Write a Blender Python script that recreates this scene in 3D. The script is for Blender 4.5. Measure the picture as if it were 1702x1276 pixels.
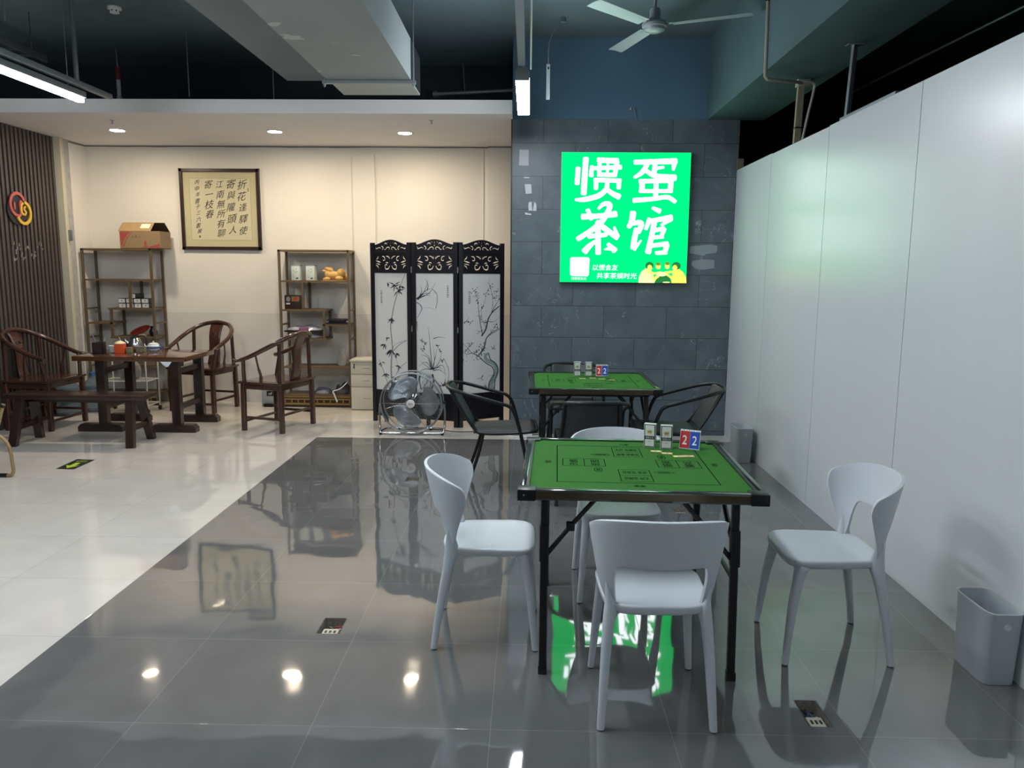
import bpy, bmesh, math, random
from mathutils import Vector, Matrix, Euler
PI = math.pi
for o in list(bpy.data.objects): bpy.data.objects.remove(o)
SC = bpy.context.scene
COL = SC.collection

# ------------------------------------------------------------------ camera
CAMH = 1.6
def make_camera(pitch=8.4, yaw=1.17, roll=.43, f=1278.0):
    p, y, r = map(math.radians, (pitch, yaw, roll))
    F = Vector((-math.sin(y)*math.cos(p), math.cos(y)*math.cos(p), -math.sin(p)))
    R0 = Vector((math.cos(y), math.sin(y), 0)); U0 = R0.cross(F)
    R = R0*math.cos(r)+U0*math.sin(r); U = -R0*math.sin(r)+U0*math.cos(r)
    cd = bpy.data.cameras.new('camera'); c = bpy.data.objects.new('camera', cd); COL.objects.link(c)
    m = Matrix((R, U, -F)).transposed().to_4x4(); m.translation = Vector((0, 0, CAMH))
    c.matrix_world = m
    cd.sensor_width = 36; cd.lens = f/1702*36; cd.clip_start = .02; cd.clip_end = 60
    SC.camera = c
make_camera()
# ------------------------------------------------------------------ world, exposure
w = bpy.data.worlds.new('world'); SC.world = w; w.use_nodes = True
w.node_tree.nodes['Background'].inputs[0].default_value = (.55, .62, .70, 1)
w.node_tree.nodes['Background'].inputs[1].default_value = .02
SC.view_settings.view_transform = 'Standard'; SC.view_settings.look = 'None'
SC.view_settings.gamma = 1; SC.view_settings.use_curve_mapping = False
SC.view_settings.exposure = 0.8
LED = 56.0        # emission of the linear LED lamps
LED_FILL = 26.0   # emission of the added fill lamps behind the camera
SPOT = 300.0       # emission of the recessed downlights
SIGN = 1.0        # strength factor of the lightbox

# ------------------------------------------------------------------ materials
def lin(h):
    if isinstance(h, str):
        h = h.lstrip('#'); c = [int(h[i:i+2], 16)/255 for i in (0, 2, 4)]
    else: c = h
    return tuple(x/12.92 if x <= .04045 else ((x+.055)/1.055)**2.4 for x in c)
MATS = {}
def mat(name, col, rough=.5, metal=0, spec=.5, emit=0, coat=0, trans=0, ior=1.45, noise=0, nscale=8, bump=0, bscale=40, stretch=None, alpha=1, croug=.05):
    if name in MATS: return MATS[name]
    m = bpy.data.materials.new(name); m.use_nodes = True; nt = m.node_tree; b = nt.nodes['Principled BSDF']
    c = (*lin(col), 1)
    b.inputs['Base Color'].default_value = c; b.inputs['Roughness'].default_value = rough
    b.inputs['Metallic'].default_value = metal; b.inputs['Specular IOR Level'].default_value = spec
    b.inputs['IOR'].default_value = ior; b.inputs['Transmission Weight'].default_value = trans
    b.inputs['Coat Weight'].default_value = coat; b.inputs['Coat Roughness'].default_value = croug
    b.inputs['Alpha'].default_value = alpha
    if emit:
        b.inputs['Emission Color'].default_value = c; b.inputs['Emission Strength'].default_value = emit
    tc = nt.nodes.new('ShaderNodeTexCoord')
    src = tc.outputs['Object']
    if stretch:
        mp = nt.nodes.new('ShaderNodeMapping'); mp.inputs['Scale'].default_value = stretch
        nt.links.new(src, mp.inputs['Vector']); src = mp.outputs['Vector']
    if noise:
        n = nt.nodes.new('ShaderNodeTexNoise'); n.inputs['Scale'].default_value = nscale; n.inputs['Detail'].default_value = 6
        nt.links.new(src, n.inputs['Vector'])
        mr = nt.nodes.new('ShaderNodeMapRange'); mr.inputs['From Min'].default_value = .3; mr.inputs['From Max'].default_value = .7
        mr.inputs['To Min'].default_value = 1-noise; mr.inputs['To Max'].default_value = 1+noise
        nt.links.new(n.outputs['Fac'], mr.inputs['Value'])
        mx = nt.nodes.new('ShaderNodeVectorMath'); mx.operation = 'SCALE'; mx.inputs[0].default_value = c[:3]
        nt.links.new(mr.outputs['Result'], mx.inputs['Scale']); nt.links.new(mx.outputs['Vector'], b.inputs['Base Color'])
    if bump:
        n = nt.nodes.new('ShaderNodeTexNoise'); n.inputs['Scale'].default_value = bscale; n.inputs['Detail'].default_value = 3
        nt.links.new(src, n.inputs['Vector'])
        bp = nt.nodes.new('ShaderNodeBump'); bp.inputs['Strength'].default_value = bump; bp.inputs['Distance'].default_value = .01
        nt.links.new(n.outputs['Fac'], bp.inputs['Height']); nt.links.new(bp.outputs['Normal'], b.inputs['Normal'])
    MATS[name] = m; return m

def nd(nt, t, **kw):
    n = nt.nodes.new(t)
    for k, v in kw.items(): setattr(n, k, v)
    return n
def mth(nt, op, a, b=None, c=None):
    n = nt.nodes.new('ShaderNodeMath'); n.operation = op
    for i, v in enumerate((a, b, c)):
        if v is None: continue
        if isinstance(v, (int, float)): n.inputs[i].default_value = v
        else: nt.links.new(v, n.inputs[i])
    return n.outputs[0]
def mixc(nt, f, a, b):
    n = nt.nodes.new('ShaderNodeMix'); n.data_type = 'RGBA'
    for k, v in ((0, f), (6, a), (7, b)):
        if isinstance(v, (int, float)): n.inputs[k].default_value = v
        elif isinstance(v, tuple): n.inputs[k].default_value = (*v, 1)
        else: nt.links.new(v, n.inputs[k])
    return n.outputs[2]

GX, GY, GT = -2.02, 2.50, .6275      # grey zone edge, a grout line, tile pitch
GYE = 7.20                            # far edge of the grey tiles
def floor_material():
    m = bpy.data.materials.new('polished_tiles'); m.use_nodes = True; nt = m.node_tree; b = nt.nodes['Principled BSDF']
    tc = nd(nt, 'ShaderNodeTexCoord'); sep = nd(nt, 'ShaderNodeSeparateXYZ'); nt.links.new(tc.outputs['Object'], sep.inputs[0])
    X, Y = sep.outputs[0], sep.outputs[1]
    isw = mth(nt, 'MAXIMUM', mth(nt, 'LESS_THAN', X, GX), mth(nt, 'GREATER_THAN', Y, GYE))
    tx = mth(nt, 'DIVIDE', mth(nt, 'SUBTRACT', X, GX), .634); ty = mth(nt, 'DIVIDE', mth(nt, 'SUBTRACT', Y, GY), GT)
    def line(t, wd):
        f = mth(nt, 'FRACT', mth(nt, 'ADD', t, 100.5)); return mth(nt, 'LESS_THAN', mth(nt, 'ABSOLUTE', mth(nt, 'SUBTRACT', f, .5)), wd)
    g = mth(nt, 'MAXIMUM', line(tx, .0022), line(ty, .0022))
    fx = mth(nt, 'FLOOR', tx); fy = mth(nt, 'FLOOR', ty)
    cb = nd(nt, 'ShaderNodeCombineXYZ'); nt.links.new(fx, cb.inputs[0]); nt.links.new(fy, cb.inputs[1])
    wn = nd(nt, 'ShaderNodeTexWhiteNoise'); nt.links.new(cb.outputs[0], wn.inputs[0])
    # cloudy marble, shifted per tile
    add = nd(nt, 'ShaderNodeVectorMath', operation='MULTIPLY_ADD'); nt.links.new(wn.outputs['Color'], add.inputs[0])
    add.inputs[1].default_value = (20, 20, 20); nt.links.new(tc.outputs['Object'], add.inputs[2])
    n1 = nd(nt, 'ShaderNodeTexNoise'); n1.inputs['Scale'].default_value = 2.2; n1.inputs['Detail'].default_value = 7; n1.inputs['Distortion'].default_value = 1.2
    nt.links.new(add.outputs[0], n1.inputs['Vector'])
    cr = nd(nt, 'ShaderNodeValToRGB'); nt.links.new(n1.outputs['Fac'], cr.inputs[0])
    cr.color_ramp.elements[0].position = .3; cr.color_ramp.elements[1].position = .7
    cr.color_ramp.elements[0].color = (*lin('#606160'), 1); cr.color_ramp.elements[1].color = (*lin('#69696a'), 1)
    cw = nd(nt, 'ShaderNodeValToRGB'); nt.links.new(n1.outputs['Fac'], cw.inputs[0])
    cw.color_ramp.elements[0].position = .3; cw.color_ramp.elements[1].position = .75
    cw.color_ramp.elements[0].color = (*lin('#cec8bf'), 1); cw.color_ramp.elements[1].color = (*lin('#dbd5cd'), 1)
    c = mixc(nt, isw, cr.outputs[0], cw.outputs[0])
    gc = mixc(nt, isw, lin('#8c8d8c'), lin('#8f8a84'))
    c = mixc(nt, mth(nt, 'MULTIPLY', g, .55), c, gc)
    nt.links.new(c, b.inputs['Base Color'])
    # gentle unevenness: every tile is tilted a hair and slightly wavy
    n2 = nd(nt, 'ShaderNodeTexNoise'); n2.inputs['Scale'].default_value = 3.0; n2.inputs['Detail'].default_value = 1; nt.links.new(add.outputs[0], n2.inputs['Vector'])
    bp = nd(nt, 'ShaderNodeBump'); bp.inputs['Strength'].default_value = .12; bp.inputs['Distance'].default_value = .02
    nt.links.new(n2.outputs['Fac'], bp.inputs['Height'])
    vm = nd(nt, 'ShaderNodeVectorMath', operation='MULTIPLY_ADD'); nt.links.new(wn.outputs['Color'], vm.inputs[0]); vm.inputs[1].default_value = (.004, .004, 0)
    nt.links.new(bp.outputs[0], vm.inputs[2]); vn = nd(nt, 'ShaderNodeVectorMath', operation='NORMALIZE'); nt.links.new(vm.outputs[0], vn.inputs[0])
    nt.links.new(vn.outputs[0], b.inputs['Normal'])
    n3 = nd(nt, 'ShaderNodeTexNoise'); n3.inputs['Scale'].default_value = 1.3; n3.inputs['Detail'].default_value = 5; nt.links.new(tc.outputs['Object'], n3.inputs['Vector'])
    rr = nd(nt, 'ShaderNodeMapRange'); rr.inputs['To Min'].default_value = .025; rr.inputs['To Max'].default_value = .045; nt.links.new(n3.outputs['Fac'], rr.inputs[0])
    nt.links.new(rr.outputs[0], b.inputs['Roughness']); b.inputs['IOR'].default_value = 2.2
    return m

def slate_material():
    """grey stone-look wall tiles, running bond 0.6 x 0.3, fine dark joints and pale veins (object XZ plane)"""
    m = bpy.data.materials.new('slate_wall_tiles'); m.use_nodes = True; nt = m.node_tree; b = nt.nodes['Principled BSDF']
    tc = nd(nt, 'ShaderNodeTexCoord'); sep = nd(nt, 'ShaderNodeSeparateXYZ'); nt.links.new(tc.outputs['Object'], sep.inputs[0])
    xx = mth(nt, 'ADD', sep.outputs[0], sep.outputs[1])
    row = mth(nt, 'DIVIDE', mth(nt, 'SUBTRACT', sep.outputs[2], 2.482-9*.3045), .3045)
    rf = mth(nt, 'FLOOR', row)
    odd = mth(nt, 'FRACT', mth(nt, 'MULTIPLY', rf, .5))
    tx = mth(nt, 'ADD', mth(nt, 'DIVIDE', mth(nt, 'SUBTRACT', xx, 7.486+.125), .605), odd)
    def line(t, wd):
        f = mth(nt, 'FRACT', mth(nt, 'ADD', t, 100.5)); return mth(nt, 'LESS_THAN', mth(nt, 'ABSOLUTE', mth(nt, 'SUBTRACT', f, .5)), wd)
    g = mth(nt, 'MAXIMUM', line(tx, .0035), line(row, .007))
    cb = nd(nt, 'ShaderNodeCombineXYZ'); nt.links.new(mth(nt, 'FLOOR', tx), cb.inputs[0]); nt.links.new(rf, cb.inputs[1])
    wn = nd(nt, 'ShaderNodeTexWhiteNoise'); nt.links.new(cb.outputs[0], wn.inputs[0])
    add = nd(nt, 'ShaderNodeVectorMath', operation='MULTIPLY_ADD'); nt.links.new(wn.outputs['Color'], add.inputs[0])
    add.inputs[1].default_value = (9, 9, 9); nt.links.new(tc.outputs['Object'], add.inputs[2])
    n1 = nd(nt, 'ShaderNodeTexNoise'); n1.inputs['Scale'].default_value = 3.5; n1.inputs['Detail'].default_value = 8; n1.inputs['Distortion'].default_value = .6
    nt.links.new(add.outputs[0], n1.inputs['Vector'])
    cr = nd(nt, 'ShaderNodeValToRGB'); nt.links.new(n1.outputs['Fac'], cr.inputs[0])
    cr.color_ramp.elements[0].position = .25; cr.color_ramp.elements[1].position = .75
    cr.color_ramp.elements[0].color = (*lin('#4b565d'), 1); cr.color_ramp.elements[1].color = (*lin('#646f76'), 1)
    n2 = nd(nt, 'ShaderNodeTexNoise'); n2.inputs['Scale'].default_value = 1.9; n2.inputs['Detail'].default_value = 5; n2.inputs['Distortion'].default_value = 2.0
    nt.links.new(add.outputs[0], n2.inputs['Vector'])
    v = mth(nt, 'LESS_THAN', mth(nt, 'ABSOLUTE', mth(nt, 'SUBTRACT', n2.outputs['Fac'], .5)), .0028)
    n4 = nd(nt, 'ShaderNodeTexNoise'); n4.inputs['Scale'].default_value = 4; nt.links.new(add.outputs[0], n4.inputs['Vector'])
    v = mth(nt, 'MULTIPLY', v, mth(nt, 'GREATER_THAN', n4.outputs['Fac'], .53))
    c = mixc(nt, mth(nt, 'MULTIPLY', v, .55), cr.outputs[0], lin('#a6abaf'))
    c = mixc(nt, g, c, lin('#2a2e31'))
    nt.links.new(c, b.inputs['Base Color']); b.inputs['Roughness'].default_value = .38
    return m

def white_wall_material():
    m = bpy.data.materials.new('white_wall_paint'); m.use_nodes = True; nt = m.node_tree; b = nt.nodes['Principled BSDF']
    tc = nd(nt, 'ShaderNodeTexCoord'); sep = nd(nt, 'ShaderNodeSeparateXYZ'); nt.links.new(tc.outputs['Object'], sep.inputs[0])
    n = nd(nt, 'ShaderNodeTexNoise'); n.inputs['Scale'].default_value = 1.6; n.inputs['Detail'].default_value = 6; nt.links.new(tc.outputs['Object'], n.inputs['Vector'])
    zl = mth(nt, 'ADD', sep.outputs[2], mth(nt, 'MULTIPLY', n.outputs['Fac'], .03))
    low = mth(nt, 'LESS_THAN', zl, 1.085)
    ln = mth(nt, 'LESS_THAN', mth(nt, 'ABSOLUTE', mth(nt, 'SUBTRACT', zl, 1.085)), .003)
    c = mixc(nt, n.outputs['Fac'], lin('#d9d3c8'), lin('#e4dfd5'))
    c = mixc(nt, low, c, lin('#d3cec6')); c = mixc(nt, mth(nt, 'MULTIPLY', ln, .35), c, lin('#9b968e'))
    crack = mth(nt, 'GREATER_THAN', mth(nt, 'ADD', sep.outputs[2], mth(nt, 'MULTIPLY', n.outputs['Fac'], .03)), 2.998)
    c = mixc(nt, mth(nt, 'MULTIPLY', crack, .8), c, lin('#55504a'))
    nt.links.new(c, b.inputs['Base Color']); b.inputs['Roughness'].default_value = .75
    return m

def duct_material():
    """dull painted duct with scuffed pale patches"""
    m = bpy.data.materials.new('duct_paint'); m.use_nodes = True; nt = m.node_tree; b = nt.nodes['Principled BSDF']
    tc = nd(nt, 'ShaderNodeTexCoord')
    n = nd(nt, 'ShaderNodeTexNoise'); n.inputs['Scale'].default_value = 2.4; n.inputs['Detail'].default_value = 7; nt.links.new(tc.outputs['Object'], n.inputs['Vector'])
    mp = nd(nt, 'ShaderNodeMapping'); mp.inputs['Scale'].default_value = (2.2, 3.6, 1); nt.links.new(tc.outputs['Object'], mp.inputs['Vector'])
    n2 = nd(nt, 'ShaderNodeTexNoise'); n2.inputs['Scale'].default_value = 1.0; n2.inputs['Detail'].default_value = 3; nt.links.new(mp.outputs[0], n2.inputs['Vector'])
    p = mth(nt, 'GREATER_THAN', n2.outputs['Fac'], .61)
    c = mixc(nt, n.outputs['Fac'], lin('#838b8c'), lin('#969d9d')); c = mixc(nt, mth(nt, 'MULTIPLY', p, .7), c, lin('#c4c8c4'))
    nt.links.new(c, b.inputs['Base Color']); b.inputs['Roughness'].default_value = .6
    return m

M_FLOOR = floor_material(); M_SLATE = slate_material(); M_WWALL = white_wall_material(); M_DUCT = duct_material()
M_SOFFIT = mat('soffit_paint', '#e9e5e3', .8, noise=.02, nscale=3)
M_DARKP = mat('dark_ceiling_paint', '#5b6a70', .85, noise=.10, nscale=3)
M_BLKP = mat('black_ceiling_paint', '#283036', .9, noise=.12, nscale=3)
M_UPPER = mat('upper_wall_paint', '#4f6c80', .8, noise=.06, nscale=2)
M_BEAM = mat('beam_paint', '#4c6468', .8, noise=.08, nscale=2.5)
M_PART = mat('partition_laminate', '#c9cdcf', .27, spec=.75, noise=.012, nscale=1.2)
M_WHITEPL = mat('white_moulded_plastic', '#bfc5ca', .42)
M_SHOE = mat('dark_rubber', '#1c1d1e', .6)
M_BLACKMET = mat('black_powder_coat', '#101213', .38)
M_BLACKPL = mat('black_plastic', '#0d0e10', .35)
M_BRONZE = mat('bronze_anodised_edge', '#594f3c', .28, metal=.7)
M_FELT = mat('green_felt', '#2f6723', .8, spec=.2, bump=.15, bscale=400, noise=.03, nscale=60)
M_INK = mat('black_ink', '#050a06', .95, spec=.05)
M_WOVEN = None
M_ROSE = mat('reddish_brown_rosewood', '#42271f', .24, coat=.6, noise=.25, nscale=9, stretch=(1, 1, .12), croug=.1)
M_WALNUT = mat('dark_walnut', '#2e1e1a', .3, coat=.5, noise=.25, nscale=8, stretch=(.15, 1, 1), croug=.12)
M_TEAK = mat('polished_brown_top', '#5d3923', .16, coat=.7, noise=.25, nscale=7, stretch=(.15, 1, 1), croug=.06)
M_SHELF = mat('shelf_brown_metal', '#655642', .45, metal=.15, noise=.1, nscale=20)
M_SHELFBK = mat('shelf_grey_back_panel', '#a9a6aa', .6)
M_LACQ = mat('black_lacquer', '#17151c', .3, coat=.3)
M_PAPER = mat('screen_white_board', '#dad8d4', .45)
M_CHROME = mat('chrome', '#b9bcbf', .18, metal=1)
M_ALU = mat('brushed_aluminium', '#989fa4', .36, metal=.8)
M_GALV = mat('galvanised_steel', '#8d9499', .4, metal=.6)
M_WHITE = mat('white_paint', '#d8d9d8', .45)
M_BIN = mat('grey_bin_plastic', '#b4babf', .5, bump=.05, bscale=300)
M_GLASS = mat('clear_glass', '#ffffff', .02, trans=1, ior=1.45)
M_GREENP = mat('grey_plastic', '#8f9496', .5)
M_CARD = mat('cardboard', '#8c7657', .8, noise=.06, nscale=30)

def woven():
    m = bpy.data.materials.new('woven_black_rattan'); m.use_nodes = True; nt = m.node_tree; b = nt.nodes['Principled BSDF']
    tc = nd(nt, 'ShaderNodeTexCoord'); mp = nd(nt, 'ShaderNodeMapping'); mp.inputs['Scale'].default_value = (1, 1, 1); nt.links.new(tc.outputs['Object'], mp.inputs['Vector'])
    br = nd(nt, 'ShaderNodeTexChecker'); br.inputs['Scale'].default_value = 110; nt.links.new(mp.outputs[0], br.inputs['Vector'])
    c = mixc(nt, br.outputs['Fac'], lin('#26292b'), lin('#3a3d3f')); nt.links.new(c, b.inputs['Base Color']); b.inputs['Roughness'].default_value = .5
    bp = nd(nt, 'ShaderNodeBump'); bp.inputs['Strength'].default_value = .4; bp.inputs['Distance'].default_value = .003; nt.links.new(br.outputs['Fac'], bp.inputs['Height']); nt.links.new(bp.outputs[0], b.inputs['Normal'])
    return m
M_WOVEN = woven()

# ------------------------------------------------------------------ mesh builder
def smooth_path(pts, n=6, closed=False):
    P = [Vector(p) for p in pts]; out = []; N = len(P)
    rng = range(N if closed else N-1)
    for i in rng:
        if closed: p0, p1, p2, p3 = P[(i-1) % N], P[i], P[(i+1) % N], P[(i+2) % N]
        else: p0, p1, p2, p3 = P[max(i-1, 0)], P[i], P[i+1], P[min(i+2, N-1)]
        for k in range(n):
            t = k/n; t2 = t*t; t3 = t2*t
            out.append(.5*((2*p1)+(-p0+p2)*t+(2*p0-5*p1+4*p2-p3)*t2+(-p0+3*p1-3*p2+p3)*t3))
    if not closed: out.append(P[-1].copy())
    return out

class MB:
    def __init__(s): s.v = []; s.f = []; s.mi = []; s.T = Matrix.Identity(4)
    def add(s, vs, fs, mi=0):
        b = len(s.v); s.v += [s.T @ Vector(v) for v in vs]
        for f in fs: s.f.append([b+i for i in f]); s.mi.append(mi)
        return s
    def box(s, c, d, rot=None, mi=0, bev=0):
        if bev:
            b_ = min(bev, min(d)*.45); return s.rbox(c, d, b_, rot, mi)
        hx, hy, hz = d[0]/2, d[1]/2, d[2]/2
        vs = [Vector((x, y, z)) for x in (-hx, hx) for y in (-hy, hy) for z in (-hz, hz)]
        R = Euler(rot).to_matrix() if rot else Matrix.Identity(3)
        vs = [R @ v + Vector(c) for v in vs]
        return s.add(vs, [(0, 1, 3, 2), (4, 6, 7, 5), (0, 4, 5, 1), (2, 3, 7, 6), (0, 2, 6, 4), (1, 5, 7, 3)], mi)
    def rbox(s, c, d, b, rot=None, mi=0):
        bm = bmesh.new(); bmesh.ops.create_cube(bm, size=1)
        for v in bm.verts: v.co = Vector((v.co.x*d[0], v.co.y*d[1], v.co.z*d[2]))
        bmesh.ops.bevel(bm, geom=list(bm.edges), offset=b, segments=2, profile=.6, affect='EDGES')
        R = Euler(rot).to_matrix() if rot else Matrix.Identity(3)
        bm.verts.index_update()
        vs = [R @ v.co + Vector(c) for v in bm.verts]; fs = [[v.index for v in f.verts] for f in bm.faces]; bm.free()
        return s.add(vs, fs, mi)
    def loft(s, rings, mi=0, cap=True, closed=False):
        n = len(rings[0]); vs = [v for r in rings for v in r]; fs = []
        m = len(rings)
        for i in range(m if closed else m-1):
            a, b = i*n, ((i+1) % m)*n
            for j in range(n): k = (j+1) % n; fs.append((a+j, a+k, b+k, b+j))
        if cap and not closed: fs.append(tuple(reversed(range(n)))); fs.append(tuple(range((m-1)*n, m*n)))
        return s.add(vs, fs, mi)
    def lathe(s, prof, n=32, c=(0, 0, 0), mi=0, axis='z', cap=True):
        rings = []
        for r, z in prof:
            ring = []
            for k in range(n):
                a = 2*PI*k/n; x, y = r*math.cos(a), r*math.sin(a)
                p = {'z': (x, y, z), 'y': (x, z, -y), 'x': (z, x, y)}[axis]
                ring.append(Vector(p)+Vector(c))
            rings.append(ring)
        return s.loft(rings, mi, cap)
    def tube(s, pts, r, n=10, mi=0, closed=False, flat=1.0, cap=True, up=None):
        P = [Vector(p) for p in pts]; N = len(P)
        R = r if isinstance(r, (list, tuple)) else [r]*N
        rings = []; prev = None
        for i in range(N):
            if closed: t = (P[(i+1) % N]-P[i-1]).normalized()
            else: t = (P[min(i+1, N-1)]-P[max(i-1, 0)]).normalized()
            if up is not None: u = Vector(up)
            elif prev is None: u = Vector((0, 0, 1)) if abs(t.z) < .9 else Vector((1, 0, 0))
            else: u = prev
            u = (u-t*u.dot(t)).normalized(); w_ = t.cross(u); prev = u
            rings.append([P[i]+(u*math.cos(2*PI*k/n)*flat+w_*math.sin(2*PI*k/n))*R[i] for k in range(n)])
        return s.loft(rings, mi, cap, closed)
    def bar(s, a, b, wd, th, mi=0, up=(0, 0, 1), bev=0):
        """rectangular bar from a to b; th along up, wd sideways"""
        a, b = Vector(a), Vector(b); t = (b-a).normalized(); u = Vector(up); u = (u-t*u.dot(t)).normalized(); w_ = t.cross(u)
        if bev <= 0:
            rings = [[p+u*(th/2*sy)+w_*(wd/2*sx) for sx, sy in ((-1, -1), (1, -1), (1, 1), (-1, 1))] for p in (a, b)]
        else:
            k = []
            for sx, sy in ((-1, -1), (1, -1), (1, 1), (-1, 1)):
                x, y = wd/2*sx, th/2*sy
                q = [(x-bev*sx, y), (x, y-bev*sy)]
                if sx*sy > 0: q = [(x, y-bev*sy), (x-bev*sx, y)] if False else q
                k.append((q, sx, sy))
            o = [(-wd/2+bev, -th/2), (wd/2-bev, -th/2), (wd/2, -th/2+bev), (wd/2, th/2-bev), (wd/2-bev, th/2), (-wd/2+bev, th/2), (-wd/2, th/2-bev), (-wd/2, -th/2+bev)]
            rings = [[p+u*y+w_*x for x, y in o] for p in (a, b)]
        return s.loft(rings, mi)
    def grid(s, fn, nu, nv, mi=0, cu=False):
        vs = [fn(i/nu, j/nv) for i in range(nu+(0 if cu else 1)) for j in range(nv+1)]
        fs = []
        for i in range(nu):
            for j in range(nv):
                a = i*(nv+1)+j; b = ((i+1) % nu if cu else i+1)*(nv+1)+j; fs.append((a, b, b+1, a+1))
        return s.add(vs, fs, mi)
    def poly(s, pts, mi=0): return s.add(pts, [tuple(range(len(pts)))], mi)
    def prism(s, pts2, fn, d0, d1, mi=0):
        """extrude a 2D polygon: fn(x, y, depth) -> point"""
        n = len(pts2); rings = [[Vector(fn(x, y, d)) for x, y in pts2] for d in (d0, d1)]
        return s.loft(rings, mi)
    def ribbon(s, pts, wds, fn, mi=0, d=0.0):
        """flat brush stroke: 2D centreline with widths, mapped by fn(x, y, d)"""
        P = [Vector(p).to_2d() for p in pts]; N = len(P); L = []; R_ = []
        for i in range(N):
            t = (P[min(i+1, N-1)]-P[max(i-1, 0)]); t = t.normalized() if t.length > 1e-9 else Vector((1, 0)); n = Vector((-t.y, t.x))
            w_ = wds[i] if isinstance(wds, (list, tuple)) else wds
            L.append(P[i]+n*w_/2); R_.append(P[i]-n*w_/2)
        vs = [fn(p.x, p.y, d) for p in L]+[fn(p.x, p.y, d) for p in R_]
        return s.add(vs, [(i, i+1, N+i+1, N+i) for i in range(N-1)], mi)
    def text(s, body, fn, x0, y0, x1, y1, mi=0, d=0.0, bold=0.0, shear=0.0, em=False):
        """letters filling the box x0..x1, y0..y1 (y up), mapped by fn(x, y, d)"""
        vs, fs = glyphs(body, bold, shear)
        if not vs: return s
        if em:
            cx_ = (min(v[0] for v in vs)+max(v[0] for v in vs))/2; cy_ = (min(v[1] for v in vs)+max(v[1] for v in vs))/2; q = (y1-y0)*1.12
            return s.add([fn((x0+x1)/2+(v[0]-cx_)*q, (y0+y1)/2+(v[1]-cy_)*q, d) for v in vs], fs, mi)
        ax = min(v[0] for v in vs); bx = max(v[0] for v in vs); ay = min(v[1] for v in vs); by = max(v[1] for v in vs)
        kx = (x1-x0)/max(bx-ax, 1e-6); ky = (y1-y0)/max(by-ay, 1e-6)
        return s.add([fn(x0+(v[0]-ax)*kx, y0+(v[1]-ay)*ky, d) for v in vs], fs, mi)
    def build(s, name, mats, parent=None, angle=40, loc=None, rz=None, label=None, smooth=True, solid=0, sub=0, bevel=0):
        me = bpy.data.meshes.new(name); me.from_pydata([tuple(v) for v in s.v], [], s.f)
        if not isinstance(mats, (list, tuple)): mats = [mats]
        for m in mats: me.materials.append(m)
        me.polygons.foreach_set('material_index', s.mi)
        bm = bmesh.new(); bm.from_mesh(me); bmesh.ops.remove_doubles(bm, verts=bm.verts, dist=1e-6)
        bmesh.ops.recalc_face_normals(bm, faces=bm.faces); bm.to_mesh(me); bm.free()
        if smooth:
            me.polygons.foreach_set('use_smooth', [True]*len(me.polygons)); me.set_sharp_from_angle(angle=math.radians(angle))
        me.update()
        o = bpy.data.objects.new(name, me); COL.objects.link(o)
        if parent: o.parent = parent
        if loc: o.location = loc
        if rz is not None: o.rotation_euler = (0, 0, rz)
        if label: o['label'] = label
        if solid:
            md = o.modifiers.new('thickness', 'SOLIDIFY'); md.thickness = solid; md.offset = 0
        if bevel:
            md = o.modifiers.new('edge', 'BEVEL'); md.width = bevel; md.segments = 2; md.limit_method = 'ANGLE'; md.angle_limit = math.radians(50)
        if sub:
            md = o.modifiers.new('smooth', 'SUBSURF'); md.levels = sub; md.render_levels = sub
        return o

_GC = {}
def glyphs(body, bold=0.0, shear=0.0):
    key = (body, bold, shear)
    if key in _GC: return _GC[key]
    cu = bpy.data.curves.new('lettering', 'FONT'); cu.body = body; cu.offset = bold; cu.shear = shear; cu.resolution_u = 3
    o = bpy.data.objects.new('lettering', cu); COL.objects.link(o)
    dg = bpy.context.evaluated_depsgraph_get(); dg.update()
    me = bpy.data.meshes.new_from_object(o.evaluated_get(dg), depsgraph=dg)
    r = ([tuple(v.co) for v in me.vertices], [tuple(p.vertices) for p in me.polygons])
    bpy.data.objects.remove(o); bpy.data.curves.remove(cu); bpy.data.meshes.remove(me)
    _GC[key] = r; return r

def root(name, label, cat, loc=(0, 0, 0), rz=0, group=None):
    o = bpy.data.objects.new(name, None); COL.objects.link(o); o.empty_display_size = .1
    o.location = loc; o.rotation_euler = (0, 0, rz); o['label'] = label; o['category'] = cat
    if group: o['group'] = group
    return o
def tag(o, label, cat, group=None):
    o['label'] = label; o['category'] = cat
    if group: o['group'] = group
    return o
def struct(o): o['kind'] = 'structure'; return o
def dup(r, loc, rz, label, group=None):
    c = r.copy(); COL.objects.link(c); c.location = loc; c.rotation_euler = (r.rotation_euler.x, r.rotation_euler.y, rz); c['label'] = label
    if group: c['group'] = group
    for ch in r.children:
        k = ch.copy(); COL.objects.link(k); k.parent = c
        for g in ch.children:
            q = g.copy(); COL.objects.link(q); q.parent = k
    return c
XZ = lambda Y: (lambda x, z, d: Vector((x, Y-d, z)))      # a drawing plane facing -Y

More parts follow.
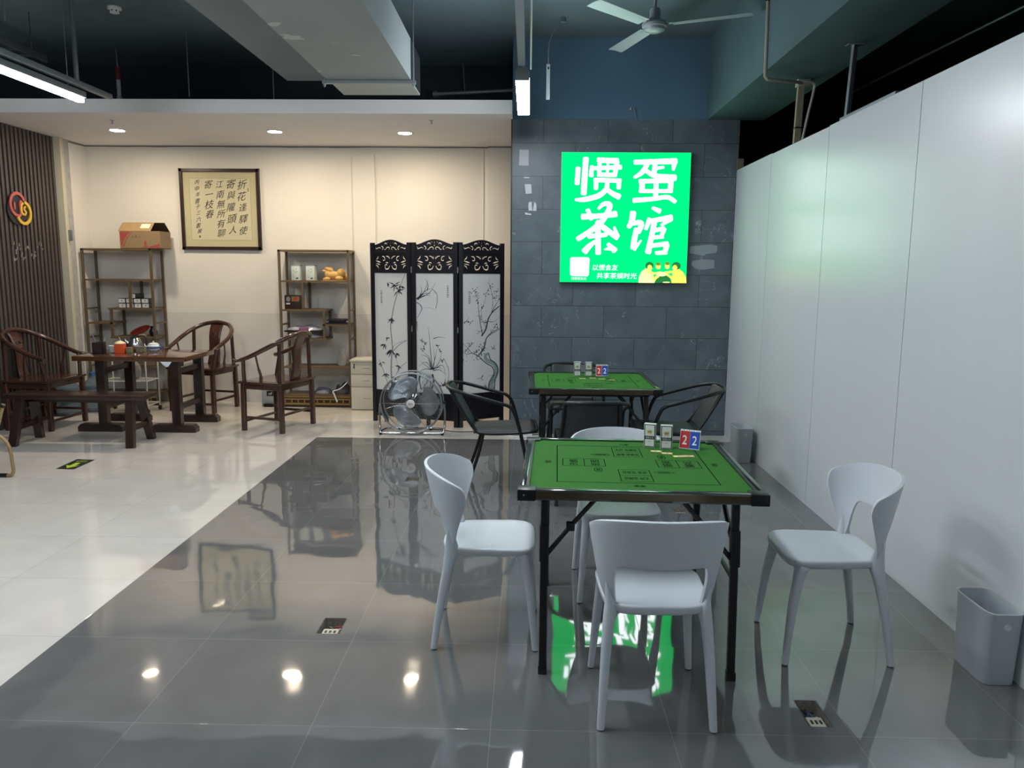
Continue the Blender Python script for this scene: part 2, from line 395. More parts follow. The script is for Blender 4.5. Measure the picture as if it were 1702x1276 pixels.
# ================================================================== THE SHELL
WX, PY, BY, ZS, ZC = 1.945, 7.486, 9.12, 3.0, 3.73
holes = [(-.925, -.825, 3.195, 3.35), (-.93, -.83, 5.69, 5.81), (1.02, 1.10, 2.555, 2.725), (1.0, 1.09, 4.995, 5.115)]
xs = sorted({-8.0, 5.0} | {h[0] for h in holes} | {h[1] for h in holes}); ys = sorted({-5.5, 9.3} | {h[2] for h in holes} | {h[3] for h in holes})
fl = MB()
for i in range(len(xs)-1):
    for j in range(len(ys)-1):
        cx, cy = (xs[i]+xs[i+1])/2, (ys[j]+ys[j+1])/2
        if any(h[0] < cx < h[1] and h[2] < cy < h[3] for h in holes): continue
        fl.poly([(xs[i], ys[j], 0), (xs[i+1], ys[j], 0), (xs[i+1], ys[j+1], 0), (xs[i], ys[j+1], 0)])
struct(fl.build('floor', M_FLOOR, smooth=False))
struct(MB().box((-1.5, 1.9, ZC+.05), (13.4, 15, .1)).build('ceiling', M_DARKP, smooth=False))
# back wall of the tea corner
b = MB(); b.box((-2.7, BY+.05, 1.5), (5.1, .1, 3.0))
struct(b.build('wall_back', M_WWALL, smooth=False))
b = MB(); b.box((-1.92, BY-.012, 1.45), (.256, .024, 2.9)); struct(b.build('trim_1', M_WWALL, smooth=False))
b = MB(); b.box((-.33, BY-.02, 1.5), (.30, .04, 3.0)); b.box((-.535, BY-.006, 1.5), (.008, .012, 3.0)); struct(b.build('trim_2', M_WWALL, smooth=False))
# pillar with slate tiles, painted wall over it
struct(MB().box(((-.165+WX+.01)/2, (PY+BY)/2, 1.5), (WX+.01+.165, BY-PY, 3.0)).build('wall_pillar', M_SLATE, smooth=False))
b = MB().box((.78, (PY+BY)/2, (3.0+ZC)/2+.001), (1.89, BY-PY, ZC-3.0)); struct(b.build('wall_upper_pillar', M_UPPER, smooth=False))
# soffit over the tea corner, dark wall above it
b = MB(); b.box((-4.09, (7.235+BY)/2, 3.06), (7.85, BY-7.235, .12)); struct(b.build('ceiling_soffit', M_SOFFIT, smooth=False))
struct(MB().box((-4.09, 8.55, 3.43), (7.85, .1, .62)).build('wall_upper_back', M_BLKP, smooth=False))
# beams
struct(MB().box((1.915, 1.0, 3.365), (.53, 13.0, .73)).build('ceiling_beam_right', M_BEAM, smooth=False))
struct(MB().box((-1.66, 1.0, 3.49), (1.0, 12.2, .48)).build('ceiling_beam_left', mat('beam_grey_paint', '#6f7778', .8, noise=.06, nscale=3), smooth=False))
# white laminate partition, boards 1.2 m wide with fine seams
b = MB(); seams = [-5.5, -4.37, -3.17, -1.97, -.77, .43, 1.63, 2.83, 4.03, 5.23, 6.43, 7.485]
for i in range(len(seams)-1):
    tp = 2.545 if i % 3 else 2.54
    b.box((WX+.022, (seams[i]+seams[i+1])/2, tp/2), (.044, seams[i+1]-seams[i]-.006, tp))
struct(b.build('wall_right', M_PART, smooth=False))
struct(MB().box((WX+.03, 1.0, 1.26), (.02, 12.9, 2.5)).build('wall_right_core', mat('seam_grey', '#3f4548', .8), smooth=False))
struct(MB().box((3.9, 1.9, 1.86), (.1, 15, 3.72)).build('wall_far_right', M_BLKP, smooth=False))
struct(MB().box((2.9, 9.0, 1.86), (2.0, .1, 3.72)).build('wall_far_back', M_BLKP, smooth=False))
# left wall: white return beside the slatted screen
struct(MB().box((-5.21, 8.94, 1.5), (.1, .36, 3.0)).build('wall_left', M_WWALL, smooth=False))
b = MB(); b.box((-5.19, 8.67, 1.5), (.09, .17, 3.0), mi=0); b.box((-5.17, 8.572, 1.5), (.10, .035, 3.0), mi=1); b.box((-5.135, 8.61, 1.5), (.02, .02, 3.0), mi=1)
struct(b.build('trim_3', [mat('rough_grey_render', '#a7a5a2', .8, noise=.12, nscale=14), mat('cream_jamb', '#c2bba6', .6)], smooth=False))
# the slatted gate wall: dark vertical slats with a darker hollow behind
b = MB(); y = 5.6
while y < 8.55:
    b.box((-5.215, y, 1.5), (.05, .036, 2.998), mi=0); y += .065
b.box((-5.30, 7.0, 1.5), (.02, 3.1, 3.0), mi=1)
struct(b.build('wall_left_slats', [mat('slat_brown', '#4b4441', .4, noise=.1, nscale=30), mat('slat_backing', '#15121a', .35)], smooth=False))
struct(MB().box((-7.6, 1.9, 1.86), (.1, 15, 3.72)).build('wall_far_left', mat('plain_wall', '#9c9c9a', .8), smooth=False))
struct(MB().box((-1.5, -5.4, 1.86), (13.2, .1, 3.72)).build('wall_front', mat('plain_wall_2', '#b5b6b6', .8), smooth=False))

# ================================================================== WHITE MOULDED CHAIRS
def superring(cx, cy, hx, hy, z, n=40, e=4.0, fn=None):
    r = []
    for k in range(n):
        a = 2*PI*k/n; c, s = math.cos(a), math.sin(a)
        x = hx*math.copysign(abs(c)**(2/e), c); y = hy*math.copysign(abs(s)**(2/e), s)
        r.append(Vector((cx+x, cy+y, z)))
    return r
def make_white_chair():
    t = root('side_chair', '', 'chair')
    # seat: dished slab, wider in front, rounded rim and a shallow apron
    b = MB(); n = 56
    def ring(k, z, dz=0.0):
        R = superring(0, .015, .205*k, .20*k, z, n, 4.5)
        out = []
        for p in R:
            q = p.copy(); fy = (p.y+.19)/.39; q.x *= .90+.10*max(0, min(1, fy)); q.z = z+dz*(1-abs(p.x)/.2)
            if p.y > .1: q.z -= (p.y-.1)**2*.55
            out.append(q)
        return out
    rings = [ring(.02, .432), ring(.35, .4335), ring(.65, .437), ring(.85, .4425), ring(.95, .4465), ring(.985, .4455), ring(1.0, .441), ring(.998, .433), ring(.985, .419), ring(.95, .411), ring(.90, .413), ring(.6, .418), ring(.02, .418)]
    b.loft(rings); b.build('seat', M_WHITEPL, t, angle=60)
    def leg(pts, name='leg'):
        b = MB(); rings = []
        for (x, y, z, wx, wy) in pts:
            rings.append([Vector((x+wx/2*math.copysign(abs(math.cos(a))**.75, math.cos(a)), y+wy/2*math.copysign(abs(math.sin(a))**.75, math.sin(a)), z)) for a in [2*PI*k/16 for k in range(16)]])
        b.loft(rings); o = b.build(name, M_WHITEPL, t, angle=60)
        x, y, z, wx, wy = pts[-1]
        MB().lathe([(wx*.42, 0), (wx*.44, .006), (wx*.44, .0065)], 16, (x, y, 0)).build('foot_cap', M_SHOE, o)
    for sx in (-1, 1):
        leg([(sx*.150, .145, .432, .070, .06), (sx*.155, .152, .412, .074, .062), (sx*.164, .163, .392, .054, .050), (sx*.170, .171, .360, .043, .043), (sx*.180, .192, .25, .036, .036), (sx*.191, .207, .10, .029, .029), (sx*.198, .215, .005, .026, .026)])
        leg([(sx*.185, -.147, .530, .006, .016), (sx*.179, -.145, .50, .016, .034), (sx*.171, -.141, .46, .028, .052), (sx*.167, -.140, .435, .040, .060), (sx*.168, -.145, .400, .046, .058), (sx*.174, -.155, .360, .041, .047), (sx*.183, -.178, .25, .036, .038), (sx*.192, -.203, .10, .030, .031), (sx*.198, -.216, .005, .027, .027)])
    # backrest: a wide curved band on two broad uprights, rounded wings reaching forward
    ts = []
    N = 96
    for i in range(N+1): ts.append(-1+2*i/N)
    PH = math.radians(97)
    def sst(a, b_, x):
        x = max(0, min(1, (x-a)/(b_-a))); return x*x*(3-2*x)
    def surf(t_, z):
        k = max(0, min(1, (z-.44)/(.78-.44)))
        A = .182+.066*k**.8; B = .060+.120*k**.75; y0 = -.108+.024*k
        ph = t_*PH
        return Vector((A*math.sin(ph), y0-B*math.cos(ph)-.004*k, z))
    b = MB(); nv = 16; Vs = []
    for t_ in ts:
        a = abs(t_)
        ka = (0, .40, .47, .515, .555, .71, .79, .87, .94, 1.0); kz = (.600, .600, .590, .55, .438, .438, .475, .530, .575, .610)
        q = max(n_ for n_ in range(9) if ka[n_] <= a); f_ = (a-ka[q])/(ka[q+1]-ka[q])
        zb = kz[q]+(kz[q+1]-kz[q])*f_
        zt = .778-.075*a**2.4
        if a > .90:
            m_ = .655; k2 = max(.12, math.sqrt(max(0, 1-((a-.90)/.10)**2))); zt = m_+(zt-m_)*k2; zb = m_+(zb-m_)*k2
        Vs.append([surf(t_, zb+(zt-zb)*j/nv) for j in range(nv+1)])
    vs = [v for r in Vs for v in r]
    fs = [(i*(nv+1)+j, (i+1)*(nv+1)+j, (i+1)*(nv+1)+j+1, i*(nv+1)+j+1) for i in range(N) for j in range(nv)]
    b.add(vs, fs); o = b.build('backrest', M_WHITEPL, t, angle=80, solid=.013)
    md = o.modifiers.new('edge', 'BEVEL'); md.width = .005; md.segments = 2; md.limit_method = 'ANGLE'; md.angle_limit = math.radians(50)
    return t
G = 'white moulded chairs round the near game table'
wc = make_white_chair(); wc['group'] = G
wc.location = (.468, 2.728, 0); wc.rotation_euler.z = 0; wc['label'] = 'white moulded chair nearest the camera, its back to us, before the near green table'
dup(wc, (-.172, 3.272, 0), -PI/2+.0, 'white moulded plastic chair left of the near green table, facing right')
dup(wc, (1.288, 3.190, 0), PI/2, 'white moulded plastic chair right of the near green table, facing left beside the partition')
dup(wc, (.462, 3.775, 0), PI, 'white moulded plastic chair behind the near green table, mostly hidden by the tabletop')

# ================================================================== FOLDING GAME TABLES
def make_table(c, rz, label, rear=False):
    t = root('folding_game_table', label, 'table', (c[0], c[1], 0), rz, 'green felt folding game tables'); H = .765; S = .465
    b = MB()
    b.box((0, 0, H-.010), (2*S-.03, 2*S-.03, .012)); top = b.build('felt_top', M_FELT, t, smooth=False)
    # printed layout on the felt, thin black ink
    b = MB(); P = lambda x, y, d: Vector((x, y, H-.0035+d)); k = .9653; TX, TY = c
    cr, sr = math.cos(-rz), math.sin(-rz)
    def L(a, b_, wd=.0036): b.ribbon([a, b_], wd, P)
    def rect(x0, y0, x1, y1, wd=.0032):
        L((x0, y0), (x1, y0), wd); L((x1, y0), (x1, y1), wd); L((x1, y1), (x0, y1), wd); L((x0, y1), (x0, y0), wd)
    o = .325; rect(-o, -o, o, o, .0042)
    for q in range(4):
        M = Matrix.Rotation(q*PI/2, 3, 'Z')
        P = lambda x, y, d, M=M: M @ Vector((x, y, H-.0035+d))
        # two-row block, readable from this side, plus an oval and the side's name
        rect(-.065, -.30, .065, -.115); L((-.065, -.205), (.065, -.205), .003)
        # letters are upside down as seen from this side, as printed for the opposite player
        b.text('王炸 出牌区', lambda x, y, d: P(-x, -.255*2-y, d), -.052, -.277, .052, -.238, bold=.008)
        b.text('进贡 还贡区', lambda x, y, d: P(-x, -.16*2-y, d), -.052, -.182, .052, -.143, bold=.008)
        b.ribbon([(.125+.042*math.cos(a*PI/12), -.15+.016*math.sin(a*PI/12)) for a in range(25)], .0028, P)
        b.text('级牌区', P, .10, -.159, .15, -.141, bold=.008)
        b.text(['南家', '东家', '北家', '西家'][q], lambda x, y, d: P(-x, -.365*2-y, d), -.024, -.379, .024, -.351, bold=.008)
    b.build('printed_layout', M_INK, top, smooth=False)
    # rim: four bronze edged bars mitred into black corner caps
    for q in range(4):
        M = Matrix.Rotation(q*PI/2, 4, 'Z'); b = MB(); b.T = M
        b.rbox((0, -S+.006, H-.018), (2*S-.10, .026, .042), .003, mi=0); b.box((0, -S-.0072, H-.018), (2*S-.10, .0012, .026), mi=1)
        b.box((0, -S+.024, H-.016), (2*S-.10, .012, .036), mi=2)
        b.build('edge_rail', [M_GUN, M_BRONZE, M_BLACKMET], t, angle=30)
        b = MB(); b.T = M; b.rbox((-S+.022, -S+.022, H-.019), (.072, .072, .046), .006, mi=0)
        b.lathe([(.0, -.0005), (.004, -.0015), (.0045, 0)], 12, (-S+.012, -S-.014, H-.018), mi=1, axis='y')
        b.build('corner_cap', [M_BLACKPL, M_CHROME], t)
    # under-frame: legs fold in pairs, joined by rails, braced by hinged stays
    b = MB()
    for sy in (-1, 1): b.box((0, sy*.36, H-.052), (.80, .025, .03))
    for sx in (-1, 1): b.box((sx*.375, 0, H-.052), (.025, .72, .03))
    b.build('under_frame', M_BLACKMET, t, smooth=False)
    for sx in (-1, 1):
        for sy in (-1, 1):
            b = MB(); b.bar((sx*.373, sy*.385, H-.06), (sx*.373, sy*.435, .03), .030, .030, up=(0, 1, 0), bev=.004)
            if sy < 0: b.bar((sx*.373, sy*.395, .60), (sx*.373, sy*.412, .46), .037, .037, up=(0, 1, 0), bev=.004)
            lg = b.build('leg', M_BLACKMET, t)
            MB().box((sx*.373, sy*.437, .018), (.036, .038, .036), bev=.004).build('foot_cap', M_BLACKPL, lg)
            b = MB(); b.tube([(sx*.365, sy*.40, .48+.0), (sx*.27, sy*.38, .595), (sx*.17, sy*.36, H-.06)], .010, 8)
            b.box((sx*.27, sy*.38, .595), (.035, .03, .035), bev=.006)
            b.build('folding_stay', M_BLACKMET, t)
        b = MB(); b.tube([(sx*.373, -.42, .40), (sx*.373, .42, .40)], .010, 8); b.build('stretcher', M_BLACKMET, t)
        b = MB(); b.tube([(sx*.373, -.40, .52), (sx*.373, -.12, .68), (sx*.373, .12, .68), (sx*.373, .40, .52)], .011, 8); b.build('cross_brace', M_BLACKMET, t)
    b = MB(); b.tube([(-.373, .36, .655), (-.18, .20, .70), (.18, .20, .70), (.373, .36, .655)], .011, 8); b.tube([(-.36, .15, .66), (.36, .15, .66)], .009, 8); b.build('lock_bar', M_BLACKMET, t)
    return t
M_GUN = mat('gunmetal_edge', '#6a706e', .09, metal=.9)
make_table((.460, 3.32), -.036, 'near folding game table with green felt top, white chairs around it')
make_table((.487, 5.90), .0, 'far folding game table with green felt top, by the slate pillar among black chairs')

# deck boxes and flip cards standing on the tables
M_DECKW = mat('deck_box_silver', '#b9bdbb', .35); M_DECKN = mat('deck_box_navy', '#1d2b3c', .4); M_DECKG = mat('deck_box_gold', '#a98c4b', .4); M_DECKS = mat('deck_box_side', '#6d5a5e', .5, noise=.3, nscale=200); M_DKP = mat('deck_panel', '#d5d6cf', .45)
def deck_box(loc, rz, label, group):
    t = root('playing_card_box', label, 'card box', loc, rz, group); W_, D_, H_ = .056, .030, .114
    b = MB(); b.rbox((0, 0, H_/2), (W_, D_, H_), .0012, mi=0)
    f = lambda x, z, d: Vector((x, -D_/2-.0006-d, z))
    def rc(x0, z0, x1, z1, mi, d=0): b.poly([f(x0, z0, d), f(x1, z0, d), f(x1, z1, d), f(x0, z1, d)], mi)
    rc(-.0255, .003, .0255, .111, 4); rc(-.022, .006, .022, .108, 3, .0002)
    for s in (-1, 1): b.poly([(s*(W_/2+.0004), -D_/2+.003, .004), (s*(W_/2+.0004), D_/2-.003, .004), (s*(W_/2+.0004), D_/2-.003, .110), (s*(W_/2+.0004), -D_/2+.003, .110)], 5)
    b.build('box_body', [M_DECKW, M_DECKN, M_DECKG, M_DKP, M_GUN, M_DECKS], t, smooth=False)
    b = MB(); rc(-.022, .040, .022, .056, 0, .0006)
    for q in range(4): b.text('掼蛋扑克'[q], f, -.019+q*.0098, .0435, -.0105+q*.0098, .0525, mi=1, d=.001)
    # gold crown emblem
    cp = [(-.010, .070), (.010, .070), (.0115, .086), (.006, .078), (.003, .088), (0, .079), (-.003, .088), (-.006, .078), (-.0115, .086)]
    b.add([f(x, z, .0008) for x, z in cp]+[f(0, .073, .0008)], [(9, i, (i+1) % 9) for i in range(9)], 2)
    b.box((0, -D_/2-.0012, .0655), (.022, .0008, .0012), mi=2); b.text('POKER', f, -.007, .026, .007, .030, mi=0, d=.001)
    b.build('printed_label', [M_DECKN, M_DKP, M_DECKG], t, smooth=False)
    return t
M_RED = mat('score_red', '#b52a2d', .4); M_BLUE = mat('score_blue', '#1c48a8', .4); M_CW = mat('card_white', '#e3e4e2', .4)
def score_flip(loc, rz, label):
    t = root('score_flip_chart', label, 'score board', loc, rz, 'red and blue score flip charts'); T = Matrix.Rotation(math.radians(-16), 4, 'X')
    T = Matrix.Translation((0, -.012, .002)) @ Matrix.Rotation(math.radians(-14), 4, 'X')
    b = MB(); b.T = T; b.box((0, .004, .0475), (.096, .005, .093), mi=0); b.build('backing_board', [M_CW], t, smooth=False)
    for sx, m, nm in ((-1, M_RED, 'red_card'), (1, M_BLUE, 'blue_card')):
        b = MB(); b.T = T; b.box((sx*.0235, 0, .046), (.044, .003, .080), mi=0)
        o = b.build(nm, m, t, smooth=False)
        b = MB(); b.T = T; f = lambda x, z, d: Vector((x, -.0022-d, z)); b.text('2', f, sx*.0235-.011, .022, sx*.0235+.011, .066, bold=.01); b.build('numeral', M_CW, o, smooth=False)
    b = MB(); b.T = T
    for i in range(8):
        x = -.042+i*.012; b.tube([(x, -.004+.006*(1-math.cos(a*PI/4)), .0895+.006*math.sin(a*PI/4)) for a in range(8)], .0009, 5, closed=True)
    b.build('ring_binding', M_CHROME, t)
    b = MB(); b.tube([(-.035, .018, .088), (-.04, .06, .0015), (.04, .06, .0015), (.035, .018, .088)], .0013, 6); b.build('wire_stand', M_CHROME, t)
    return t
def wcard(loc, rz, label, group):
    b = MB(); b.box((0, 0, .001), (.052, .034, .0016), mi=0); b.poly([(-.022, -.013, .0021), (.022, -.013, .0021), (.022, .013, .0021), (-.022, .013, .0021)], 1); b.poly([(-.004, -.006, .0024), (.006, -.006, .0024), (.006, .006, .0024), (-.004, .006, .0024)], 2)
    o = b.build('table_card', [mat('card_gold', '#c9a22c', .12), mat('card_pale', '#d8d6b0', .12), mat('card_print', '#b9a65c', .2)], None, smooth=False); o.location = loc; o.rotation_euler.z = rz
    return tag(o, label, 'card', group)
ZT = .7620
g1 = 'deck boxes on the near table'
deck_box((.594, 3.650, ZT), -.30, 'silver playing card box on the near green table, the one further left', g1)
deck_box((.666, 3.615, ZT), -.10, 'silver playing card box on the near green table, the one beside the flip chart', g1)
score_flip((.775, 3.600, ZT), -.45, 'red and blue flip chart reading 2 2 on the near green table')
for i, (x, y, a, l) in enumerate([(.608, 3.548, -.15, 'small gold card on the near table, furthest left under the left card box'), (.652, 3.508, -.12, 'small gold card on the near table, second from the left'),
        (.696, 3.452, .1, 'small gold card on the near table, nearest the camera, third from the left'), (.742, 3.458, -.02, 'small gold card on the near table, at the right end of the row')]):
    wcard((x, y, ZT), a, l, 'gold cards on the near table')
g2 = 'deck boxes on the far table'
deck_box((.400, 6.165, ZT), 0, 'silver playing card box on the far green table, the left one', g2)
deck_box((.490, 6.160, ZT), 0, 'silver playing card box on the far green table, the one beside the flip chart', g2)
score_flip((.597, 6.150, ZT), -.05, 'red and blue flip chart reading 2 2 on the far green table')
for i, (x, y, l) in enumerate([(.432, 6.01, 'tiny gold card on the far table, leftmost in the row'), (.513, 6.03, 'tiny gold card on the far table, second from the left'), (.583, 5.985, 'tiny gold card on the far table, third from the left'), (.655, 5.93, 'tiny gold card on the far table, at the right end')]):
    wcard((x, y, ZT), 0, l, 'gold cards on the far table')

# ================================================================== BLACK TUBE CHAIRS
def make_black_chair():
    t = root('woven_armchair', '', 'chair')
    # each side: front foot, up to the arm bend, arm sweeping up round the back (one continuous tube)
    half = [(.265, .20, 0.0), (.262, .155, .22), (.258, .10, .46), (.258, .062, .575), (.26, .025, .622), (.262, -.06, .650), (.262, -.20, .690), (.245, -.32, .722), (.18, -.40, .738), (.09, -.428, .742), (0, -.434, .743)]
    pts = half+[(-x, y, z) for x, y, z in reversed(half[:-1])]
    b = MB(); b.tube(smooth_path(pts, 6), .0135, 12); b.build('arm_hoop', M_BLACKMET, t, angle=60)
    for sx in (-1, 1):
        b = MB(); b.tube(smooth_path([(sx*.20, -.16, .42), (sx*.21, -.20, .25), (sx*.225, -.285, .0)], 5), .0125, 10); b.build('leg', M_BLACKMET, t, angle=60)
        b = MB(); b.tube(smooth_path([(sx*.185, -.405, .735), (sx*.19, -.33, .60), (sx*.20, -.235, .455), (sx*.215, -.17, .415), (sx*.225, .05, .415), (sx*.215, .20, .425), (sx*.18, .235, .428), (0, .245, .428)], 5), .012, 8)
        b.build('seat_rim', M_BLACKMET, t, angle=60)
    def back(u, v):
        a = (u-.5)*2; z = .745-(.745-.43)*v; wd = .185+.012*v
        y = -.428+.20*v+.035*a*a*(1-v)-(.012*(1-a*a))
        return Vector((a*wd, y, z))
    b = MB(); b.grid(back, 16, 14); b.build('backrest', M_WOVEN, t, solid=.010, angle=60)
    def seat(u, v):
        a = (u-.5)*2; y = -.235+.47*v; return Vector((a*(.200+.018*min(1, v*1.5)), y, .418+.012*v-.018*(1-a*a)*math.sin(PI*v)))
    b = MB(); b.grid(seat, 14, 14); b.build('seat', M_WOVEN, t, solid=.014, angle=60)
    return t
GB = 'black woven armchairs round the far game table'
bc = make_black_chair(); bc['group'] = GB
bc.location = (-.172, 5.755, 0); bc.rotation_euler.z = -PI/2+.06; bc['label'] = 'black tube-framed woven armchair left of the far green table, before the folding screen'
dup(bc, (.43, 5.395, 0), 0.0, 'black tube-framed woven armchair in front of the far green table, its back towards us')
dup(bc, (1.045, 5.80, 0), PI/2-.06, 'black tube-framed woven armchair right of the far green table, by the white partition')
dup(bc, (.41, 6.74, 0), PI, 'black tube-framed woven armchair behind the far green table, only its top rail showing')

# ================================================================== LIGHTBOX SIGN
def sign():
    x0, x1, z0, z1 = .296, 1.502, 1.492, 2.697; D = .06; Yf = PY-D
    t = root('lightbox_sign', 'square glowing green lightbox with large white Chinese lettering on the slate pillar', 'sign', ((x0+x1)/2, PY, z0))
    ox, oz = (x0+x1)/2, z0
    b = MB(); b.box((0, -D/2, (z1-z0)/2), (x1-x0, D, z1-z0)); b.build('case', mat('sign_case', '#9aa9a0', .4, metal=.5), t, smooth=False)
    G_ = bpy.data.materials.new('lit_green_face'); G_.use_nodes = True; nt = G_.node_tree; nt.nodes.clear()
    e = nd(nt, 'ShaderNodeEmission'); e.inputs[0].default_value = (.0, .78, .155, 1); e.inputs[1].default_value = 1.0*SIGN; o_ = nd(nt, 'ShaderNodeOutputMaterial'); nt.links.new(e.outputs[0], o_.inputs[0])
    def em(n, c, s):
        m = bpy.data.materials.new(n); m.use_nodes = True; nt = m.node_tree; nt.nodes.clear(); e = nd(nt, 'ShaderNodeEmission'); e.inputs[0].default_value = (*lin(c), 1); e.inputs[1].default_value = s*SIGN
        o_ = nd(nt, 'ShaderNodeOutputMaterial'); nt.links.new(e.outputs[0], o_.inputs[0]); return m
    MW = em('lit_white', '#f4fbff', 2.7); MW2 = em('lit_white_small', '#e6fff2', 1.0); MQ = em('lit_plain_square', '#dfe6ff', .95)
    w_, h_ = x1-x0, z1-z0
    b = MB(); b.box((0, -D-.002, h_/2), (w_-.006, .004, h_-.006)); face = b.build('lit_face', G_, t, smooth=False)
    # map the traced lettering (crop pixels) onto the face
    def F(px, py, d=0.0):
        v = (py-120)/(1178-120); xl = 160-20*v; xr = 1209-48*v; u = (px-xl)/(xr-xl)
        return Vector((-w_/2+u*w_, -D-.0045-d, h_*(1-v)))
    b = MB(); cnt = [0]
    def S(pts, wd, n=5):
        cnt[0] += 1; P = smooth_path([(x, y, 0) for x, y in pts], n) if len(pts) > 2 else [Vector((*p, 0)) for p in pts]
        ws = [q*.93 for q in (wd if isinstance(wd, (list, tuple)) else [wd]*2)]
        W_ = []
        for i in range(len(P)):
            u = i/(len(P)-1)*(len(ws)-1); k = min(int(u), len(ws)-2); W_.append(ws[k]+(ws[k+1]-ws[k])*(u-k))
        dd = .0004*cnt[0]
        a0 = (P[0]-P[1]).normalized()*W_[0]*.18; a1 = (P[-1]-P[-2]).normalized()*W_[-1]*.18
        P = [P[0]+a0]+P+[P[-1]+a1]; W_ = [W_[0]*.62]+W_+[W_[-1]*.62]
        b.ribbon([(p.x, p.y) for p in P], W_, lambda x, y, d: F(x, y, dd))
    # 惯
    S([(293, 245), (284, 375)], 40); S([(356, 168), (336, 455)], [46, 50]); S([(404, 232), (398, 312)], [30, 38])
    S([(452, 183), (615, 190)], [40, 46]); S([(468, 190), (462, 300)], 34); S([(607, 195), (590, 300)], [42, 36]); S([(398, 250), (640, 240)], [28, 38]); S([(452, 300), (600, 302)], 34); S([(535, 190), (528, 300)], 20)
    S([(425, 342), (636, 348)], 36); S([(438, 345), (436, 415)], [38, 34]); S([(622, 350), (620, 410)], [38, 34])
    S([(528, 372), (515, 420), (455, 470), (340, 500), (270, 502)], [36, 40, 44, 40, 20]); S([(518, 408), (560, 445), (625, 478)], [30, 40, 50])
    # 蛋
    S([(748, 200), (1085, 190)], [38, 48]); S([(1072, 190), (1060, 262)], [50, 20]); S([(915, 200), (905, 300)], 40); S([(915, 250), (985, 238)], [28, 20])
    S([(850, 215), (810, 280), (745, 322)], [40, 40, 22]); S([(835, 262), (915, 308), (1078, 322)], [34, 40, 52])
    S([(788, 352), (1050, 345)], 36); S([(810, 350), (806, 435)], 44); S([(1040, 350), (1035, 430)], 44); S([(788, 430), (1050, 428)], 30); S([(924, 310), (916, 490)], 40)
    S([(738, 506), (900, 492), (1010, 478), (1075, 515)], [40, 34, 36, 34])
    # 茶
    S([(322, 640), (470, 632), (598, 615)], [50, 40, 52]); S([(368, 582), (400, 660)], [36, 34]); S([(455, 575), (500, 535), (548, 545), (520, 620), (470, 690), (390, 755), (285, 822)], [20, 36, 44, 44, 46, 42, 40])
    S([(440, 680), (520, 745), (608, 810)], [36, 48, 44]); S([(582, 722), (608, 800)], [18, 40]); S([(372, 800), (520, 785)], [36, 34]); S([(450, 735), (452, 940)], [48, 46])
    S([(440, 830), (380, 880), (340, 925)], [20, 44, 56]); S([(500, 905), (560, 895)], [8, 40]); S([(530, 860), (588, 915)], [30, 52])
    # 馆
    S([(735, 600), (722, 680), (695, 722)], [50, 48, 34]); S([(730, 690), (800, 690), (775, 765)], [34, 46, 38]); S([(762, 735), (742, 830), (735, 895)], [44, 46, 50]); S([(740, 905), (798, 828)], [30, 12])
    S([(890, 565), (950, 592)], [24, 44]); S([(868, 655), (835, 740)], [44, 26]); S([(868, 672), (1045, 640)], [34, 46]); S([(1040, 650), (960, 705)], [44, 20])
    S([(905, 680), (880, 800), (852, 930)], [44, 42, 50]); S([(885, 750), (985, 732)], [34, 36]); S([(985, 732), (960, 795)], [36, 30]); S([(890, 805), (975, 798)], [32, 30]); S([(880, 872), (1010, 855)], [32, 42]); S([(1005, 862), (985, 930)], [44, 38]); S([(915, 932), (1000, 925)], [30, 36])
    b.build('large_lettering', MW, face, smooth=False)
    b = MB(); Ff = lambda x, y, d: F(x, -y, d)
    b.text('以惯会友', Ff, 405, -1078, 612, -1028, bold=.004, shear=.12); b.text('共享茶娱时光', Ff, 438, -1146, 762, -1096, bold=.004, shear=.12); b.text('四等惯友会', Ff, 235, -1158, 357, -1134, bold=.0)
    b.build('small_lettering', MW2, face, smooth=False)
    b = MB(); q = [(238, 970), (372, 970), (384, 984), (376, 1114), (364, 1128), (236, 1126), (224, 1112), (226, 982)]
    b.poly([F(x, y, .001) for x, y in q]); b.build('plain_label_square', MQ, face, smooth=False)
    # printed picture in the corner: four people with bowed heads over joined hands
    MY = em('lit_print_yellow', '#d9df5a', .9); MY2 = em('lit_print_pale', '#e9ef9a', 1.0); MO = em('lit_print_olive', '#7d9a3a', .6); MS = em('lit_print_skin', '#e8d060', .9); MG = em('lit_print_green', '#2f9a50', .45)
    b = MB()
    def Pg(pts, mi, d): b.poly([F(x, y, d) for x, y in pts], mi)
    def disc(x, y, rx, ry, mi, d): b.poly([F(x+rx*math.cos(a*PI/8), y+ry*math.sin(a*PI/8), d) for a in range(16)], mi)
    Pg([(776, 1178), (780, 1130), (800, 1085), (835, 1058), (880, 1075), (900, 1120), (905, 1178)], 1, .001); Pg([(1162, 1178), (1160, 1130), (1135, 1085), (1095, 1055), (1050, 1080), (1040, 1178)], 0, .001)
    Pg([(905, 1178), (925, 1120), (1020, 1110), (1045, 1178)], 4, .0005)
    for (x, y, r) in ((866, 1035, 34), (1082, 1035, 36)): disc(x, y, r, 32, 4, .0015)
    for (x, y, r) in ((868, 1052, 20), (1070, 1052, 20), (936, 1042, 20), (1008, 1038, 19)): disc(x, y, r, 24, 3, .002)
    for (x, y, r) in ((936, 1020, 20), (1010, 1016, 19)): disc(x, y, r, 14, 2, .0025)
